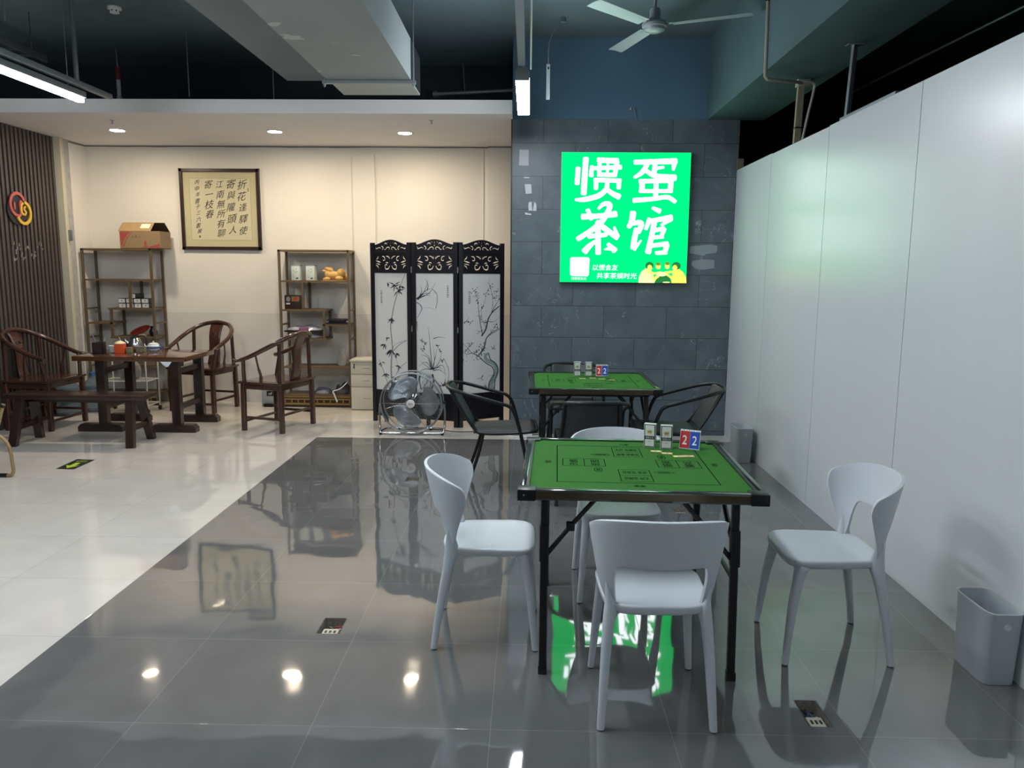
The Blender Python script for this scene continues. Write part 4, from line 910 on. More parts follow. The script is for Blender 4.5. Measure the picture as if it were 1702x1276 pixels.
# ================================================================== FOLDING SCREEN
def folding_screen():
    t = root('folding_screen', 'three-panel black lacquer folding screen with ink paintings of bamboo, orchid and plum', 'screen', (-.95, 7.9, 0))
    PP = [(-1.641, 8.06), (-1.19, 7.87), (-.705, 7.725), (-.258, 8.02)]; off = Vector((-.95, 7.9, 0))
    rnd = random.Random(5)
    for i in range(3):
        A = Vector((*PP[i], 0))-off; B = Vector((*PP[i+1], 0))-off; D = (B-A); Wd = D.length; e = D.normalized(); nrm = Vector((e.y, -e.x, 0))
        if i: A = A+e*.004
        Wd -= .004
        fn = lambda x, z, d, A=A, e=e, nrm=nrm: A+e*x+nrm*d+Vector((0, 0, z))
        pw = .046
        p = MB()
        def bx(x0, x1, z0, z1, d0, d1, mi=0):
            vs = [fn(x, z, d) for x in (x0, x1) for z in (z0, z1) for d in (d0, d1)]
            p.add(vs, [(0, 1, 3, 2), (4, 6, 7, 5), (0, 4, 5, 1), (2, 3, 7, 6), (0, 2, 6, 4), (1, 5, 7, 3)], mi)
        bx(0, pw, 0, 1.872, -.014, .014); bx(Wd-pw, Wd, 0, 1.872, -.014, .014)
        for z0, z1 in ((1.765, 1.785), (1.565, 1.592), (.315, .345), (.065, .09)): bx(pw, Wd-pw, z0, z1, -.012, .012)
        bx(pw, Wd-pw, .09, .315, -.006, .006)
        bx(Wd/2-.02-.08, Wd/2+.02-.08, 0, .07, -.012, .012)
        fr = p.build('panel_frame', M_LACQ, t, smooth=False, bevel=.002)
        # crest and fretwork boards with real cut-outs
        def cut_board(outer, cuts, name):
            cu = bpy.data.curves.new(name, 'CURVE'); cu.dimensions = '2D'; cu.fill_mode = 'BOTH'; cu.extrude = .005; cu.resolution_u = 1
            for poly in [outer]+cuts:
                sp = cu.splines.new('POLY'); sp.points.add(len(poly)-1); sp.use_cyclic_u = True
                for k, (x, y) in enumerate(poly): sp.points[k].co = (x, y, 0, 1)
            ob = bpy.data.objects.new(name, cu); COL.objects.link(ob); dg = bpy.context.evaluated_depsgraph_get(); dg.update()
            me = bpy.data.meshes.new_from_object(ob.evaluated_get(dg), depsgraph=dg); bpy.data.objects.remove(ob)
            m = MB(); m.add([fn(v.co.x, v.co.y, v.co.z) for v in me.vertices], [tuple(q.vertices) for q in me.polygons]); return m.build(name, M_LACQ, t, smooth=False)
        def rib(pts, wds, n=5):
            P = [q.to_2d() for q in smooth_path([(x, y, 0) for x, y in pts], n)]; N = len(P); L = []; R2 = []
            for k in range(N):
                tt = (P[min(k+1, N-1)]-P[max(k-1, 0)]).normalized(); nn = Vector((-tt.y, tt.x)); u = k/(N-1)*(len(wds)-1); j = min(int(u), len(wds)-2); w2 = (wds[j]+(wds[j+1]-wds[j])*(u-j))/2
                L.append(P[k]+nn*w2); R2.append(P[k]-nn*w2)
            return [(q.x, q.y) for q in L]+[(q.x, q.y) for q in reversed(R2)]
        cx = Wd/2; iw = Wd/2-pw
        k_ = iw/.20
        outer = [(pw, 1.785)]+[(cx+iw, 1.785)]+[(cx+iw-(2*iw)*j/24, 1.850+.052*max(0, math.sin(PI*j/24))**1.6) for j in range(25)]
        cuts = []
        for s in (-1, 1):
            X = lambda v: cx+s*v*k_
            cuts.append(rib([(X(.185), 1.835), (X(.178), 1.812), (X(.160), 1.815), (X(.135), 1.823), (X(.115), 1.812)], [.004, .010, .008, .006, .004]))
            cuts.append(rib([(X(.105), 1.800), (X(.090), 1.812), (X(.098), 1.832), (X(.115), 1.838)], [.004, .010, .010, .005]))
            cuts.append(rib([(X(.078), 1.845), (X(.070), 1.862), (X(.050), 1.866), (X(.042), 1.848)], [.004, .010, .009, .005]))
            cuts.append(rib([(X(.078), 1.800), (X(.060), 1.806), (X(.045), 1.822), (X(.022), 1.826), (X(.010), 1.812), (X(.022), 1.800)], [.004, .009, .009, .008, .008, .005]))
            cuts.append(rib([(X(.034), 1.868), (X(.024), 1.880)], [.007, .004]))
        cuts.append(rib([(cx, 1.862), (cx, 1.884)], [.009, .004])); cuts.append(rib([(cx, 1.835), (cx, 1.850)], [.010, .006]))
        cut_board(outer, cuts, 'carved_crest')
        cuts = []
        for s in (-1, 1):
            X = lambda v: cx+s*v*k_
            cuts.append(rib([(X(.108), 1.735), (X(.080), 1.728), (X(.072), 1.700), (X(.092), 1.692), (X(.100), 1.706)], [.003, .012, .010, .008, .004]))
            cuts.append(rib([(X(.060), 1.738), (X(.030), 1.730), (X(.012), 1.712), (X(.012), 1.735)], [.003, .010, .010, .005]))
            cuts.append(rib([(X(.012), 1.640), (X(.030), 1.610), (X(.062), 1.606), (X(.070), 1.640), (X(.050), 1.652), (X(.042), 1.636)], [.010, .012, .012, .010, .010, .004]))
            cuts.append(rib([(X(.062), 1.668), (X(.045), 1.672), (X(.028), 1.662)], [.006, .010, .003]))
            cuts.append(rib([(X(.182), 1.700), (X(.160), 1.716), (X(.150), 1.742)], [.003, .014, .003]))
            cuts.append(rib([(X(.186), 1.690), (X(.150), 1.680), (X(.122), 1.672)], [.003, .014, .003]))
            cuts.append(rib([(X(.186), 1.645), (X(.160), 1.632), (X(.148), 1.604)], [.003, .014, .003]))
            cuts.append(rib([(X(.182), 1.662), (X(.150), 1.655), (X(.128), 1.648)], [.003, .010, .003]))
        cut_board([(pw, 1.592), (Wd-pw, 1.592), (Wd-pw, 1.765), (pw, 1.765)], cuts, 'fretwork_board')
        # painting: white board 0.345..1.565, ink strokes drawn in unit coordinates (x right, y down)
        p = MB(); z0, z1 = .345, 1.565
        bx(pw, Wd-pw, z0, z1, -.003, .003, 0)
        U = lambda x, y, d=0.0: fn(pw+max(.003, min(.997, x))*(Wd-2*pw), z1-max(.002, min(.998, y))*(z1-z0), .0040+d)
        cnt = [0]
        def st(pts, w0, w1=None, mi=1, n=4):
            cnt[0] += 1; w1 = w0 if w1 is None else w1; P = smooth_path([(x, y*3.05, 0) for x, y in pts], n) if len(pts) > 2 else [Vector((x, y*3.05, 0)) for x, y in pts]
            ws = [w0+(w1-w0)*k/(len(P)-1) for k in range(len(P))]
            p.ribbon([(q.x, q.y) for q in P], ws, lambda x, y, d: U(x, y/3.05, .000002*cnt[0]), mi=mi)
        def leaf(x, y, a, L, w_=.022, mi=1):
            dx, dy = math.cos(a)*L, math.sin(a)*L/3.05; cnt[0] += 1
            P = [(x, y*3.05), (x+dx*.35, (y+dy*.35)*3.05), (x+dx, (y+dy)*3.05)]
            p.ribbon(P, [.002, w_, .001], lambda x_, y_, d: U(x_, y_/3.05, .000002*cnt[0]), mi=mi)
        def dot(x, y, r, mi=1):
            cnt[0] += 1; p.poly([U(x+r*math.cos(q*PI/4), y+r*math.sin(q*PI/4)/3.05, .000002*cnt[0]) for q in range(8)], mi)
        if i == 0:
            st([(.94, 0), (.80, .10), (.70, .16)], .010); st([(.70, .16), (.58, .28), (.50, .39)], .014, .016); st([(.50, .39), (.47, .45), (.50, .56), (.52, .64)], .016, .02)
            st([(.52, .64), (.48, .74), (.47, .86), (.52, 1.0)], .035, .045, 2); st([(.54, .66), (.75, .60), (.96, .565)], .022, .012, 2); st([(.52, .64), (.62, .60), (.95, .56)], .006)
            st([(.1, .74), (.25, .86), (.42, 1.0)], .016, .02, 2); st([(.95, .75), (.75, .80), (.60, .88), (.55, .97)], .014, .02, 2); st([(.62, .70), (.70, .82), (.80, .95)], .008, .008, 2)
            for (x, y, c, sp, L) in ((.62, .10, 9, 2.6, .20), (.72, .14, 9, 2.4, .22), (.80, .10, 5, 1.5, .16), (.48, .385, 9, 2.0, .20), (.40, .08, 3, .8, .16), (.50, .65, 8, 2.2, .26), (.28, .60, 6, 2.0, .20), (.65, .68, 6, 1.6, .20), (.36, .55, 3, 2.5, .12), (.15, .77, 4, 2.4, .16), (.72, .79, 5, 2.2, .16), (.30, .86, 6, 2.2, .2), (.60, .88, 7, 2.4, .2), (.45, .93, 6, 2.2, .2), (.7, .93, 5, 2, .18)):
                for q in range(c): leaf(x+rnd.uniform(-.03, .03), y+rnd.uniform(-.008, .008), PI/2+rnd.uniform(-1, 1)*sp*.75, L*rnd.uniform(.5, 1), .03)
            for k, (y) in enumerate((.10, .39, .64, .80)): st([(.49, y*1.0), (.53, y+.004)], .01) if y > .3 else None
            p.text('竹报平安 人间', lambda x, y, d: U(x, y, .0003), .18, .145, .19, .146) if False else None
            for k, chh in enumerate('竹报平安如意'): p.text(chh, lambda x, y, d: U(x, -y, .0004), .17, -(.145+k*.019)-.014, .225, -(.145+k*.019), mi=1)
        if i == 1:
            for (a_, b2, c2) in (((.05, .20), (.28, .14), (.42, .125)), ((.05, .21), (.22, .15), (.33, .05)), ((.05, .21), (.36, .16), (.52, .075)), ((.05, .21), (.15, .15), (.12, .10)), ((.05, .21), (.25, .18), (.40, .19)), ((.3, .14), (.32, .09), (.25, .045)), ((.05, .22), (.2, .17), (.38, .165))): st([a_, b2, c2], .022, .003)
            st([(.44, .13), (.56, .17), (.56, .24), (.52, .29)], .010, .012); st([(.18, .285), (.35, .285), (.55, .305)], .005, .006, 2)
            st([(.01, .215), (.07, .20), (.13, .205)], .05, .02); st([(.01, .24), (.10, .26), (.15, .29), (.10, .33), (.02, .37)], .03, .012, 4); st([(.05, .25), (.14, .27), (.16, .30)], .02, .01, 2); st([(.01, .40), (.03, .48)], .02, .006)
            for q in range(8): dot(.06+rnd.random()*.5, .15+rnd.random()*.03, .008)
            for (a_, b2, c2) in (((.42, .80), (.37, .62), (.32, .44)), ((.42, .80), (.50, .70), (.55, .62)), ((.42, .80), (.60, .74), (.68, .64)), ((.45, .80), (.70, .76), (.78, .85)), ((.40, .80), (.30, .70), (.10, .68)), ((.42, .80), (.25, .74), (.05, .78)), ((.44, .81), (.62, .80), (.80, .84)), ((.40, .80), (.34, .70), (.20, .66)), ((.43, .80), (.48, .72), (.46, .60)), ((.44, .8), (.58, .78), (.68, .79)), ((.42, .8), (.3, .78), (.08, .73)), ((.46, .54), (.60, .525), (.78, .53)), ((.40, .8), (.2, .80), (.02, .84))): st([a_, b2, c2], .022, .003)
            st([(.72, .70), (.85, .78), (.86, .86), (.80, .92)], .010, .012)
            for (x, y) in ((.58, .60), (.15, .56), (.20, .62), (.14, .64), (.70, .72), (.62, .64), (.22, .58)): 
                for q in range(5): leaf(x, y, rnd.uniform(0, 6.3), .07, .02)
            for q in range(26):
                x = .10+rnd.random()*.30; y = .83+rnd.random()*.14; st([(x, y), (x+rnd.uniform(-.06, .06), y+.02), (x+rnd.uniform(-.08, .08), y+.035)], rnd.uniform(.01, .045), .012, rnd.choice((1, 2, 2, 4)))
            st([(.10, .84), (.06, .90), (.12, .98)], .06, .03); st([(.42, .84), (.46, .90), (.40, .97)], .05, .03)
            for q in range(12): leaf(.72+rnd.uniform(-.05, .05), .94, -PI/2+rnd.uniform(-1.2, 1.2), .22*rnd.random()+.08, .02)
            for k, chh in enumerate('兰香清远幽谷'): p.text(chh, lambda x, y, d: U(x, -y, .0004), .82, -(.095+k*.018)-.013, .875, -(.095+k*.018), mi=1)
        if i == 2:
            st([(.80, 1.0), (.76, .93), (.92, .83), (.84, .76), (.66, .73), (.60, .69), (.70, .665)], .17, .06, 3); st([(.85, 1.0), (.88, .90), (.95, .82), (.88, .76), (.74, .72), (.70, .67)], .025, .02); st([(.70, .97), (.72, .92), (.84, .85), (.80, .79), (.62, .75), (.46, .70), (.42, .68)], .022, .02)
            st([(.42, .68), (.55, .63), (.62, .55), (.75, .50), (.99, .46)], .045, .018, 4); st([(.48, .66), (.60, .60), (.66, .53), (.99, .47)], .018, .01); st([(.42, .69), (.25, .66), (.10, .665), (.01, .64)], .02, .006); st([(.25, .66), (.12, .61), (.02, .58)], .012, .004)
            st([(.50, .52), (.62, .46), (.68, .38), (.80, .32), (.99, .27)], .040, .02); st([(.70, .37), (.85, .28), (.99, .21)], .02, .008); st([(.68, .40), (.85, .40), (.99, .36)], .01, .004)
            st([(.52, .50), (.46, .40), (.42, .30), (.40, .22), (.30, .14)], .02, .005); st([(.64, .46), (.52, .38), (.50, .28)], .012, .004); st([(.78, .32), (.80, .20), (.72, .10), (.70, .03)], .010, .004); st([(.45, .32), (.58, .24), (.62, .16)], .009, .004)
            tips = [(.40, .22), (.30, .14), (.50, .28), (.99, .21), (.72, .10), (.62, .16), (.46, .36), (.55, .40), (.10, .63), (.2, .60), (.75, .50), (.85, .45), (.3, .66), (.68, .40), (.35, .18), (.85, .2), (.92, .15), (.6, .95), (.5, .88), (.45, .48), (.2, .4), (.12, .385), (.5, .62), (.6, .62), (.85, .62)]
            for (x, y) in tips:
                for q in range(6):
                    xx, yy = x+rnd.uniform(-.09, .09), y+rnd.uniform(-.028, .028); st([(x, y), (xx, yy)], .006, .003); dot(xx, yy, rnd.uniform(.008, .016), rnd.choice((1, 1, 5)))
            for q in range(40): dot(.35+rnd.uniform(-.35, .3), .63+rnd.uniform(-.06, .10), rnd.uniform(.008, .018), rnd.choice((5, 5, 1)))
            for q in range(16): st([(.62+rnd.random()*.3, .74+rnd.random()*.2), (.64+rnd.random()*.3, .75+rnd.random()*.2)], .01, .004, 1) if q % 3 == 0 else None
            for k, chh in enumerate('梅花香自苦寒'): p.text(chh, lambda x, y, d: U(x, -y, .0004), .155, -(.145+k*.018)-.013, .21, -(.145+k*.018), mi=1)
        p.build('painted_panel', [M_PAPER, mat('sumi_ink', '#23262f', .6), mat('sumi_wash', '#7f8792', .6), mat('trunk_wash', '#97a3a0', .6), mat('blue_wash', '#5d7c96', .6), mat('plum_red', '#8e4a52', .6)], t, smooth=False)
    b = MB()
    for z in (.45, 1.0, 1.6):
        for x, y in PP[1:3]: b.lathe([(.006, -.03), (.006, .03)], 8, (x-off.x, y-off.y-.016, z))
    b.build('hinge', M_GALV, t)
folding_screen()
# ================================================================== TEA CORNER FURNITURE
def make_horseshoe():
    t = root('horseshoe_armchair', '', 'chair')
    b = MB(); b.rbox((0, 0, .487), (.60, .50, .022), .005); b.box((0, 0, .499), (.50, .40, .004), mi=0); b.build('seat', M_ROSE, t)
    b = MB()
    for s in (-1, 1): b.box((0, s*.215, .448), (.52, .022, .055)); b.box((s*.262, 0, .448), (.022, .41, .055))
    b.build('apron', M_ROSE, t, smooth=False)
    for sx in (-1, 1):
        for sy in (-1, 1):
            b = MB(); b.bar((sx*.268, sy*.222, 0), (sx*.262, sy*.217, .478), .046, .046, up=(0, 1, 0), bev=.007); b.build('leg', M_ROSE, t)
        b = MB(); b.bar((sx*.266, -.21, .135), (sx*.266, .21, .135), .020, .026, bev=.003); b.build('stretcher', M_ROSE, t)
    b = MB(); b.bar((-.26, .218, .095), (.26, .218, .095), .022, .024, bev=.003); b.build('stretcher', M_ROSE, t)
    b = MB(); b.bar((-.26, -.218, .175), (.26, -.218, .175), .020, .024, bev=.003); b.build('stretcher', M_ROSE, t)
    half = [(.345, .265, .700), (.315, .235, .706), (.298, .17, .722), (.304, .06, .765), (.300, -.07, .825), (.262, -.19, .890), (.175, -.275, .945), (.08, -.305, .968), (0, -.312, .975)]
    pts = half+[(-x, y, z) for x, y, z in reversed(half[:-1])]; P = smooth_path(pts, 6); n = len(P)
    b = MB(); b.tube(P, [.017+.007*min(1, 4*min(i, n-1-i)/n)+(.006 if min(i, n-1-i) < 3 else 0) for i in range(n)], 12, up=(0, 0, 1)); b.build('arm_rail', M_ROSE, t, angle=60)
    for sx in (-1, 1):
        b = MB(); b.tube([(sx*.262, .205, .495), (sx*.280, .195, .60), (sx*.296, .18, .712)], .020, 10); b.build('arm_post', M_ROSE, t)
        b = MB(); b.tube([(sx*.258, -.205, .495), (sx*.252, -.205, .70), (sx*.245, -.205, .885)], .020, 10); b.build('rear_post', M_ROSE, t)
        b = MB(); b.tube(smooth_path([(sx*.275, .0, .495), (sx*.272, .0, .56), (sx*.292, .01, .64), (sx*.302, .03, .765)], 5), [.020]*5+[.016]*5+[.012]*6, 8, flat=.6); b.build('side_spindle', M_ROSE, t)
    def sp(u, v):
        z = .495+(.965-.495)*v; y = -.20-.04*math.sin(PI*v*1.1)*(.5-v)*2-.105*v**1.6; wd = .066+.012*abs(v-.45)*2
        return Vector(((u-.5)*2*wd, y, z))
    b = MB(); b.grid(sp, 6, 20); bs = b.build('back_splat', M_ROSE, t, solid=.012, angle=60)
    c = sp(.5, .72); b = MB(); b.tube([(.030*math.cos(a*PI/12), c.y+.009, c.z+.030*math.sin(a*PI/12)) for a in range(24)], .0035, 6, closed=True)
    for q in range(3): b.tube(smooth_path([(.022*math.cos(q*2.1+a*.5)*(1-a*.18), c.y+.009, c.z+.022*math.sin(q*2.1+a*.5)*(1-a*.18)) for a in range(5)], 3), .003, 5)
    b.build('carved_medallion', M_ROSE, bs)
    return t
ha = make_horseshoe(); ha['group'] = 'horseshoe-back armchairs round the tea table'
ha.location = (-2.530, 7.665, 0); ha.rotation_euler.z = math.radians(72.5); ha['label'] = 'reddish wooden horseshoe-back armchair right of the tea table, seen from behind'
dup(ha, (-4.885, 7.60, 0), math.radians(-93), 'reddish wooden horseshoe-back armchair left of the tea table against the slatted wall')
dup(ha, (-3.705, 8.64, 0), math.radians(168), 'reddish wooden horseshoe-back armchair behind the tea table against the white wall')

t = root('tea_table', 'long brown wooden tea table on T-shaped legs in the tea corner', 'table', (-3.805, 7.54, 0))
b = MB(); b.rbox((0, 0, .7375), (1.085, .70, .045), .003); b.build('table_top', M_TEAK, t)
for X, sx in ((-.365, -1), (.365, 1)):
    for Y, sy in ((-.165, -1), (.365, 1)):
        b = MB(); b.bar((X, Y, .07), (X, Y, .716), .088, .07, up=(0, 1, 0), bev=.004); lg = b.build('leg', M_WALNUT, t)
        b = MB(); ln = .44; x0 = X-.03
        b.loft([[Vector((x0+sx_, Y+s2*.045, z)) for s2, z in ((-1, 0), (1, 0), (1, zt), (-1, zt))] for sx_, zt in ((-ln/2, .045), (-ln/2+.03, .075), (ln/2-.03, .075), (ln/2, .045))])
        b.build('foot_bar', M_WALNUT, lg, smooth=False)
    for z, h in ((.60, .055), (.24, .05)):
        b = MB(); b.box((X, .10, z), (.045, .46, h)); b.build('stretcher', M_WALNUT, t, smooth=False)
t = root('low_bench', 'dark brown wooden bench with splayed legs in front of the tea table', 'bench', (-4.085, 6.855, 0))
b = MB(); b.rbox((0, 0, .442), (1.305, .270, .040), .003); b.build('bench_top', M_WALNUT, t)
for sx in (-1, 1):
    for sy in (-1, 1):
        b = MB(); b.bar((sx*.535+.09*0, sy*.195, 0), (sx*.50-.03*0, sy*.085, .425), .075, .048, up=(0, 1, 0), bev=.003); b.build('leg', M_WALNUT, t)
    b = MB(); b.bar((sx*.525, -.165, .165), (sx*.525, .165, .165), .030, .045); b.build('stretcher', M_WALNUT, t, smooth=False)
b = MB(); b.box((0, 0, .400), (1.02, .03, .045)); b.build('apron', M_WALNUT, t, smooth=False)

# --- things on the tea table
TZ = .7602
t = root('tool_holder', 'dark brown tea tool holder with tongs on the left of the tea table', 'holder', (-4.225, 7.46, TZ), .25)
b = MB(); 
for s in (-1, 1): b.box((s*.046, 0, .055), (.008, .10, .11)); b.box((0, s*.046, .055), (.10, .008, .11))
b.box((0, 0, .004), (.10, .10, .008)); b.build('box', mat('holder_brown', '#2b1c1b', .4), t, smooth=False)
b = MB(); b.box((-.0507, 0, .065), (.001, .018, .05)); b.build('handle_slot', mat('slot_pale', '#8c8a85', .5), t, smooth=False)
b = MB(); b.tube([(.0, .0, .01), (-.06, .03, .19)], .003, 6); b.tube([(.02, .0, .01), (.05, .02, .16)], .004, 6); b.build('tongs', M_GALV, t)
t = root('tea_caddy', 'small square orange tea caddy with cream domed lid on the tea table', 'caddy', (-4.035, 7.50, TZ), .2)
b = MB(); b.rbox((0, 0, .047), (.088, .088, .094), .003); b.build('caddy_body', mat('orange_lacquer', '#d9552a', .35), t)
b = MB(); b.lathe([(.052, .094), (.052, .100), (.035, .113), (.012, .122), (.0005, .124)], 24); b.build('lid', mat('cream_lid', '#e6cfa6', .4), t)
M_STONEB = mat('olive_stone', '#79735c', .6, noise=.2, nscale=40)
for i, (x, y, w_, l) in enumerate([(-3.955, 7.52, .05, 'small olive-grey box beside the orange caddy'), (-3.88, 7.60, .085, 'larger olive-grey box right of the orange caddy')]):
    t = root('trinket_box', l, 'box', (x, y, TZ), .1, 'olive trinket boxes'); b = MB(); b.rbox((0, 0, .024), (w_, .05, .048), .006); b.build('box_body', M_STONEB, t); b = MB(); b.rbox((0, 0, .053), (w_*.96, .048, .010), .003); b.build('lid', M_STONEB, t)
t = root('electric_kettle', 'shiny steel kettle with black handle behind the orange caddy', 'kettle', (-4.02, 7.76, TZ), .2)
b = MB(); b.lathe([(.062, 0), (.070, .01), (.072, .05), (.058, .10), (.042, .128), (.040, .132)], 32); b.build('kettle_body', M_CHROME, t, angle=30)
b = MB(); b.lathe([(.041, .132), (.038, .140), (.012, .146), (.010, .158), (.0005, .160)], 24); b.build('lid', M_BLACKPL, t)
b = MB(); b.tube(smooth_path([(.030, 0, .142), (.075, 0, .150), (.105, 0, .125), (.105, 0, .06), (.085, 0, .03)], 5), .009, 8, flat=.7); b.build('handle', M_BLACKPL, t)
b = MB(); b.tube(smooth_path([(-.060, 0, .07), (-.085, 0, .10), (-.095, 0, .125)], 5), [.012]*5+[.008]*6, 8); b.build('spout', M_CHROME, t)
M_PORC = mat('white_porcelain', '#dcdfe3', .15, coat=.5); M_BLUEP = mat('blue_glaze', '#4b6184', .2)
for i, (x, y, l) in enumerate([(-4.125, 7.52, 'white porcelain bowl stack next to the orange caddy')]):
    t = root('tea_bowl', l, 'bowl', (x, y, TZ)); b = MB()
    for q in range(3): b.lathe([(.018, q*.022), (.030, q*.022+.008), (.036, q*.022+.028), (.034, q*.022+.028), (.016, q*.022+.006)], 24)
    b.build('bowls', M_PORC, t)
t = root('tea_strainer', 'black round tea strainer behind the tool holder', 'strainer', (-4.155, 7.80, TZ))
b = MB(); b.lathe([(.030, 0), (.034, .05), (.042, .085), (.042, .095), (.038, .095), (.030, .06), (.0005, .05)], 20); b.build('cup', M_BLACKPL, t); b = MB(); b.tube([(-.03, 0, .085), (-.05, 0, .13)], .004, 6); b.build('handle', M_CHROME, t)
t = root('teapot', 'blue and white porcelain teapot on the tea table', 'teapot', (-3.80, 7.70, TZ))
b = MB(); b.lathe([(.035, 0), (.040, .004), (.062, .02), (.066, .045), (.055, .066), (.044, .072)], 32, mi=0); b.lathe([(.0665, .028), (.068, .04), (.0665, .052)], 32, mi=1, cap=False); b.build('pot_body', [M_PORC, M_BLUEP], t, angle=30)
b = MB(); b.lathe([(.046, .070), (.048, .076), (.030, .086), (.008, .090), (.010, .100), (.0005, .104)], 24); b.build('lid', M_PORC, t)
b = MB(); b.tube(smooth_path([(-.055, 0, .03), (-.085, 0, .05), (-.095, 0, .075)], 5), [.011]*5+[.007]*6, 8); b.build('spout', M_PORC, t)
b = MB(); b.tube(smooth_path([(.055, 0, .060), (.085, 0, .065), (.095, 0, .045), (.060, 0, .022)], 5), .005, 8); b.build('handle', M_BLUEP, t)
for i, (x, y, l) in enumerate([(-3.83, 7.50, 'tiny clear glass cup, left of three beside the teapot'), (-3.745, 7.53, 'tiny clear glass cup, middle of three beside the teapot'), (-3.68, 7.58, 'tiny clear glass cup, right of three beside the teapot')]):
    b = MB(); b.lathe([(.014, 0), (.017, .002), (.024, .030), (.0225, .030), (.0155, .004), (.0005, .004)], 20); o = b.build('glass_cup', M_GLASS, None); o.location = (x, y, TZ); tag(o, l, 'glass', 'small glass cups')
b = MB(); b.prism([(-.055, .0), (.055, .0), (.03, -.035), (.008, -.052), (-.02, -.035)], lambda x, z, d: Vector((x, -d, z)), 0, .002)
o = b.build('paper_napkin', mat('napkin_white', '#e4e4ec', .8), None, smooth=False); o.location = (-3.440, 7.189, .716); tag(o, 'white paper corner hanging under the near edge of the tea table', 'napkin')

# --- bookcases
def bookcase(x0, mirror, label):
    W_, D_, H_ = .815, .30, 1.815; t = root('display_shelf', label, 'shelf', (x0, 8.80, 0), 0, 'brown open display shelves'); X = (lambda u: W_-u) if mirror else (lambda u: u)
    for u in (0, W_):
        for y in (0.0125, D_-.0125):
            b = MB(); b.box((u+(.0125 if u == 0 else -.0125), y, H_/2), (.025, .025, H_)); b.build('upright', M_SHELF, t, smooth=False)
    def shelf(u0, u1, z, th=.020, nm='shelf'):
        a, c = sorted((X(u0), X(u1))); b = MB(); b.box(((a+c)/2, D_/2, z-th/2), (c-a-.002, D_, th)); b.build(nm, M_SHELFW, t, smooth=False)
    shelf(0, W_, H_, .022, 'top_board'); shelf(.025, W_-.025, 1.468); shelf(.025, .54, 1.138); shelf(.488, W_-.025, .972); shelf(.025, .535, .806); shelf(.025, W_-.025, .480); shelf(.025, W_-.025, .150)
    for u, z0, z1 in ((.275, 1.138, 1.448), (.51, .806, 1.118)):
        for y in (.0125, D_-.0125):
            b = MB(); b.box((X(u), y, (z0+z1)/2), (.025, .025, z1-z0)); b.build('divider', M_SHELF, t, smooth=False)
    for u, zs in ((.0125, (.972,)), (W_-.0125, (1.138, .806))):
        for z in zs:
            b = MB(); b.box((X(u), D_/2, z-.01), (.022, D_-.05, .018)); b.build('side_rail', M_SHELF, t, smooth=False)
    b = MB(); b.box((W_/2, .006, .125), (W_-.05, .010, .020), mi=0); b.box((W_/2, .006, .095), (W_-.05, .010, .016), mi=0); b.box((W_/2, .006, .040), (W_-.05, .010, .022), mi=0); b.box((W_/2, .012, .07), (W_-.05, .006, .13), mi=1)
    for i in range(11): b.box((.03+i*(W_-.06)/10, .006, .068), (.014, .010, .045), mi=0)
    b.build('fretwork_plinth', [M_GOLDB, mat('plinth_dark', '#3a2620', .5)], t, smooth=False)
    return t
M_SHELFW = mat('shelf_board', '#655239', .5, noise=.15, nscale=10, stretch=(.3, 1, 1)); M_GOLDB = mat('plinth_gold_brown', '#8a713f', .45)
bookcase(-5.125, True, 'tall brown open display shelf behind the tea table with a cardboard carton on top')
bookcase(-2.858, False, 'tall brown open display shelf at the right beside the folding screen')
BX = -2.858
# carton
t = root('cardboard_carton', 'open cardboard carton with red print on top of the left display shelf', 'carton', (-4.425, 8.93, 1.816))
W_, D_, H_ = .465, .26, .195
b = MB()
for s in (-1, 1): b.box((0, s*(D_/2-.002), H_/2), (W_, .004, H_)); b.box((s*(W_/2-.002), 0, H_/2), (.004, D_-.008, H_))
b.box((0, 0, .003), (W_, D_, .004)); b.build('carton_body', M_CARD, t, smooth=False)
b = MB(); b.bar((-.06-W_*.0, -D_/2, H_), (-.06, -.02, H_+.10), W_*.80, .004, up=(0, -.6, 1)); 
for s in (): pass
b.build('front_flap', mat('cardboard_top', '#9b8058', .8, noise=.05, nscale=30), t, smooth=False)
b = MB(); b.bar((0.0, D_/2, H_), (0, .005, H_+.10), W_*.98, .004, up=(0, .6, 1)); b.build('rear_flap', mat('cardboard_inside', '#5d4630', .9), t, smooth=False)
b = MB(); f = lambda x, z, d: Vector((x, -D_/2-.0006-d, z))
b.poly([f(x, z, 0) for x, z in ((-W_/2+.003, .185), (-W_/2+.13, .185), (-W_/2+.09, .155), (-W_/2+.045, .09), (-W_/2+.025, .03), (-W_/2+.012, .03))], 0)
b.ribbon([(-W_/2+.15, .182), (-W_/2+.10, .14), (-W_/2+.06, .07), (-W_/2+.035, .02)], [.004, .008, .010, .012], f, mi=0, d=.0004)
b.poly([f(x, z, 0) for x, z in ((.05, .085), (.072, .085), (.076, .025), (.046, .025))], 0); b.poly([f(x, z, 0) for x, z in ((.0, .012), (.046, .022), (.10, .020), (.225, .055), (.225, .008))], 0)
for q in range(3): b.text('红富士'[q], f, -.095+q*.038, .115, -.070+q*.038, .145, mi=1)
b.build('printed_front', [mat('carton_red', '#9c4440', .7), mat('carton_ink', '#6b4c30', .8)], t, smooth=False)
b = MB(); k = .55; b.add([(x, -D_/2+(D_/2-.02)*v, H_+.10*v+.004) for x, v in ((-.01, .30), (.095, .30), (.095, .80), (-.01, .80))], [(0, 1, 2, 3)]); b.build('paper_label', mat('label_cream', '#efe3c3', .6), t, smooth=False)
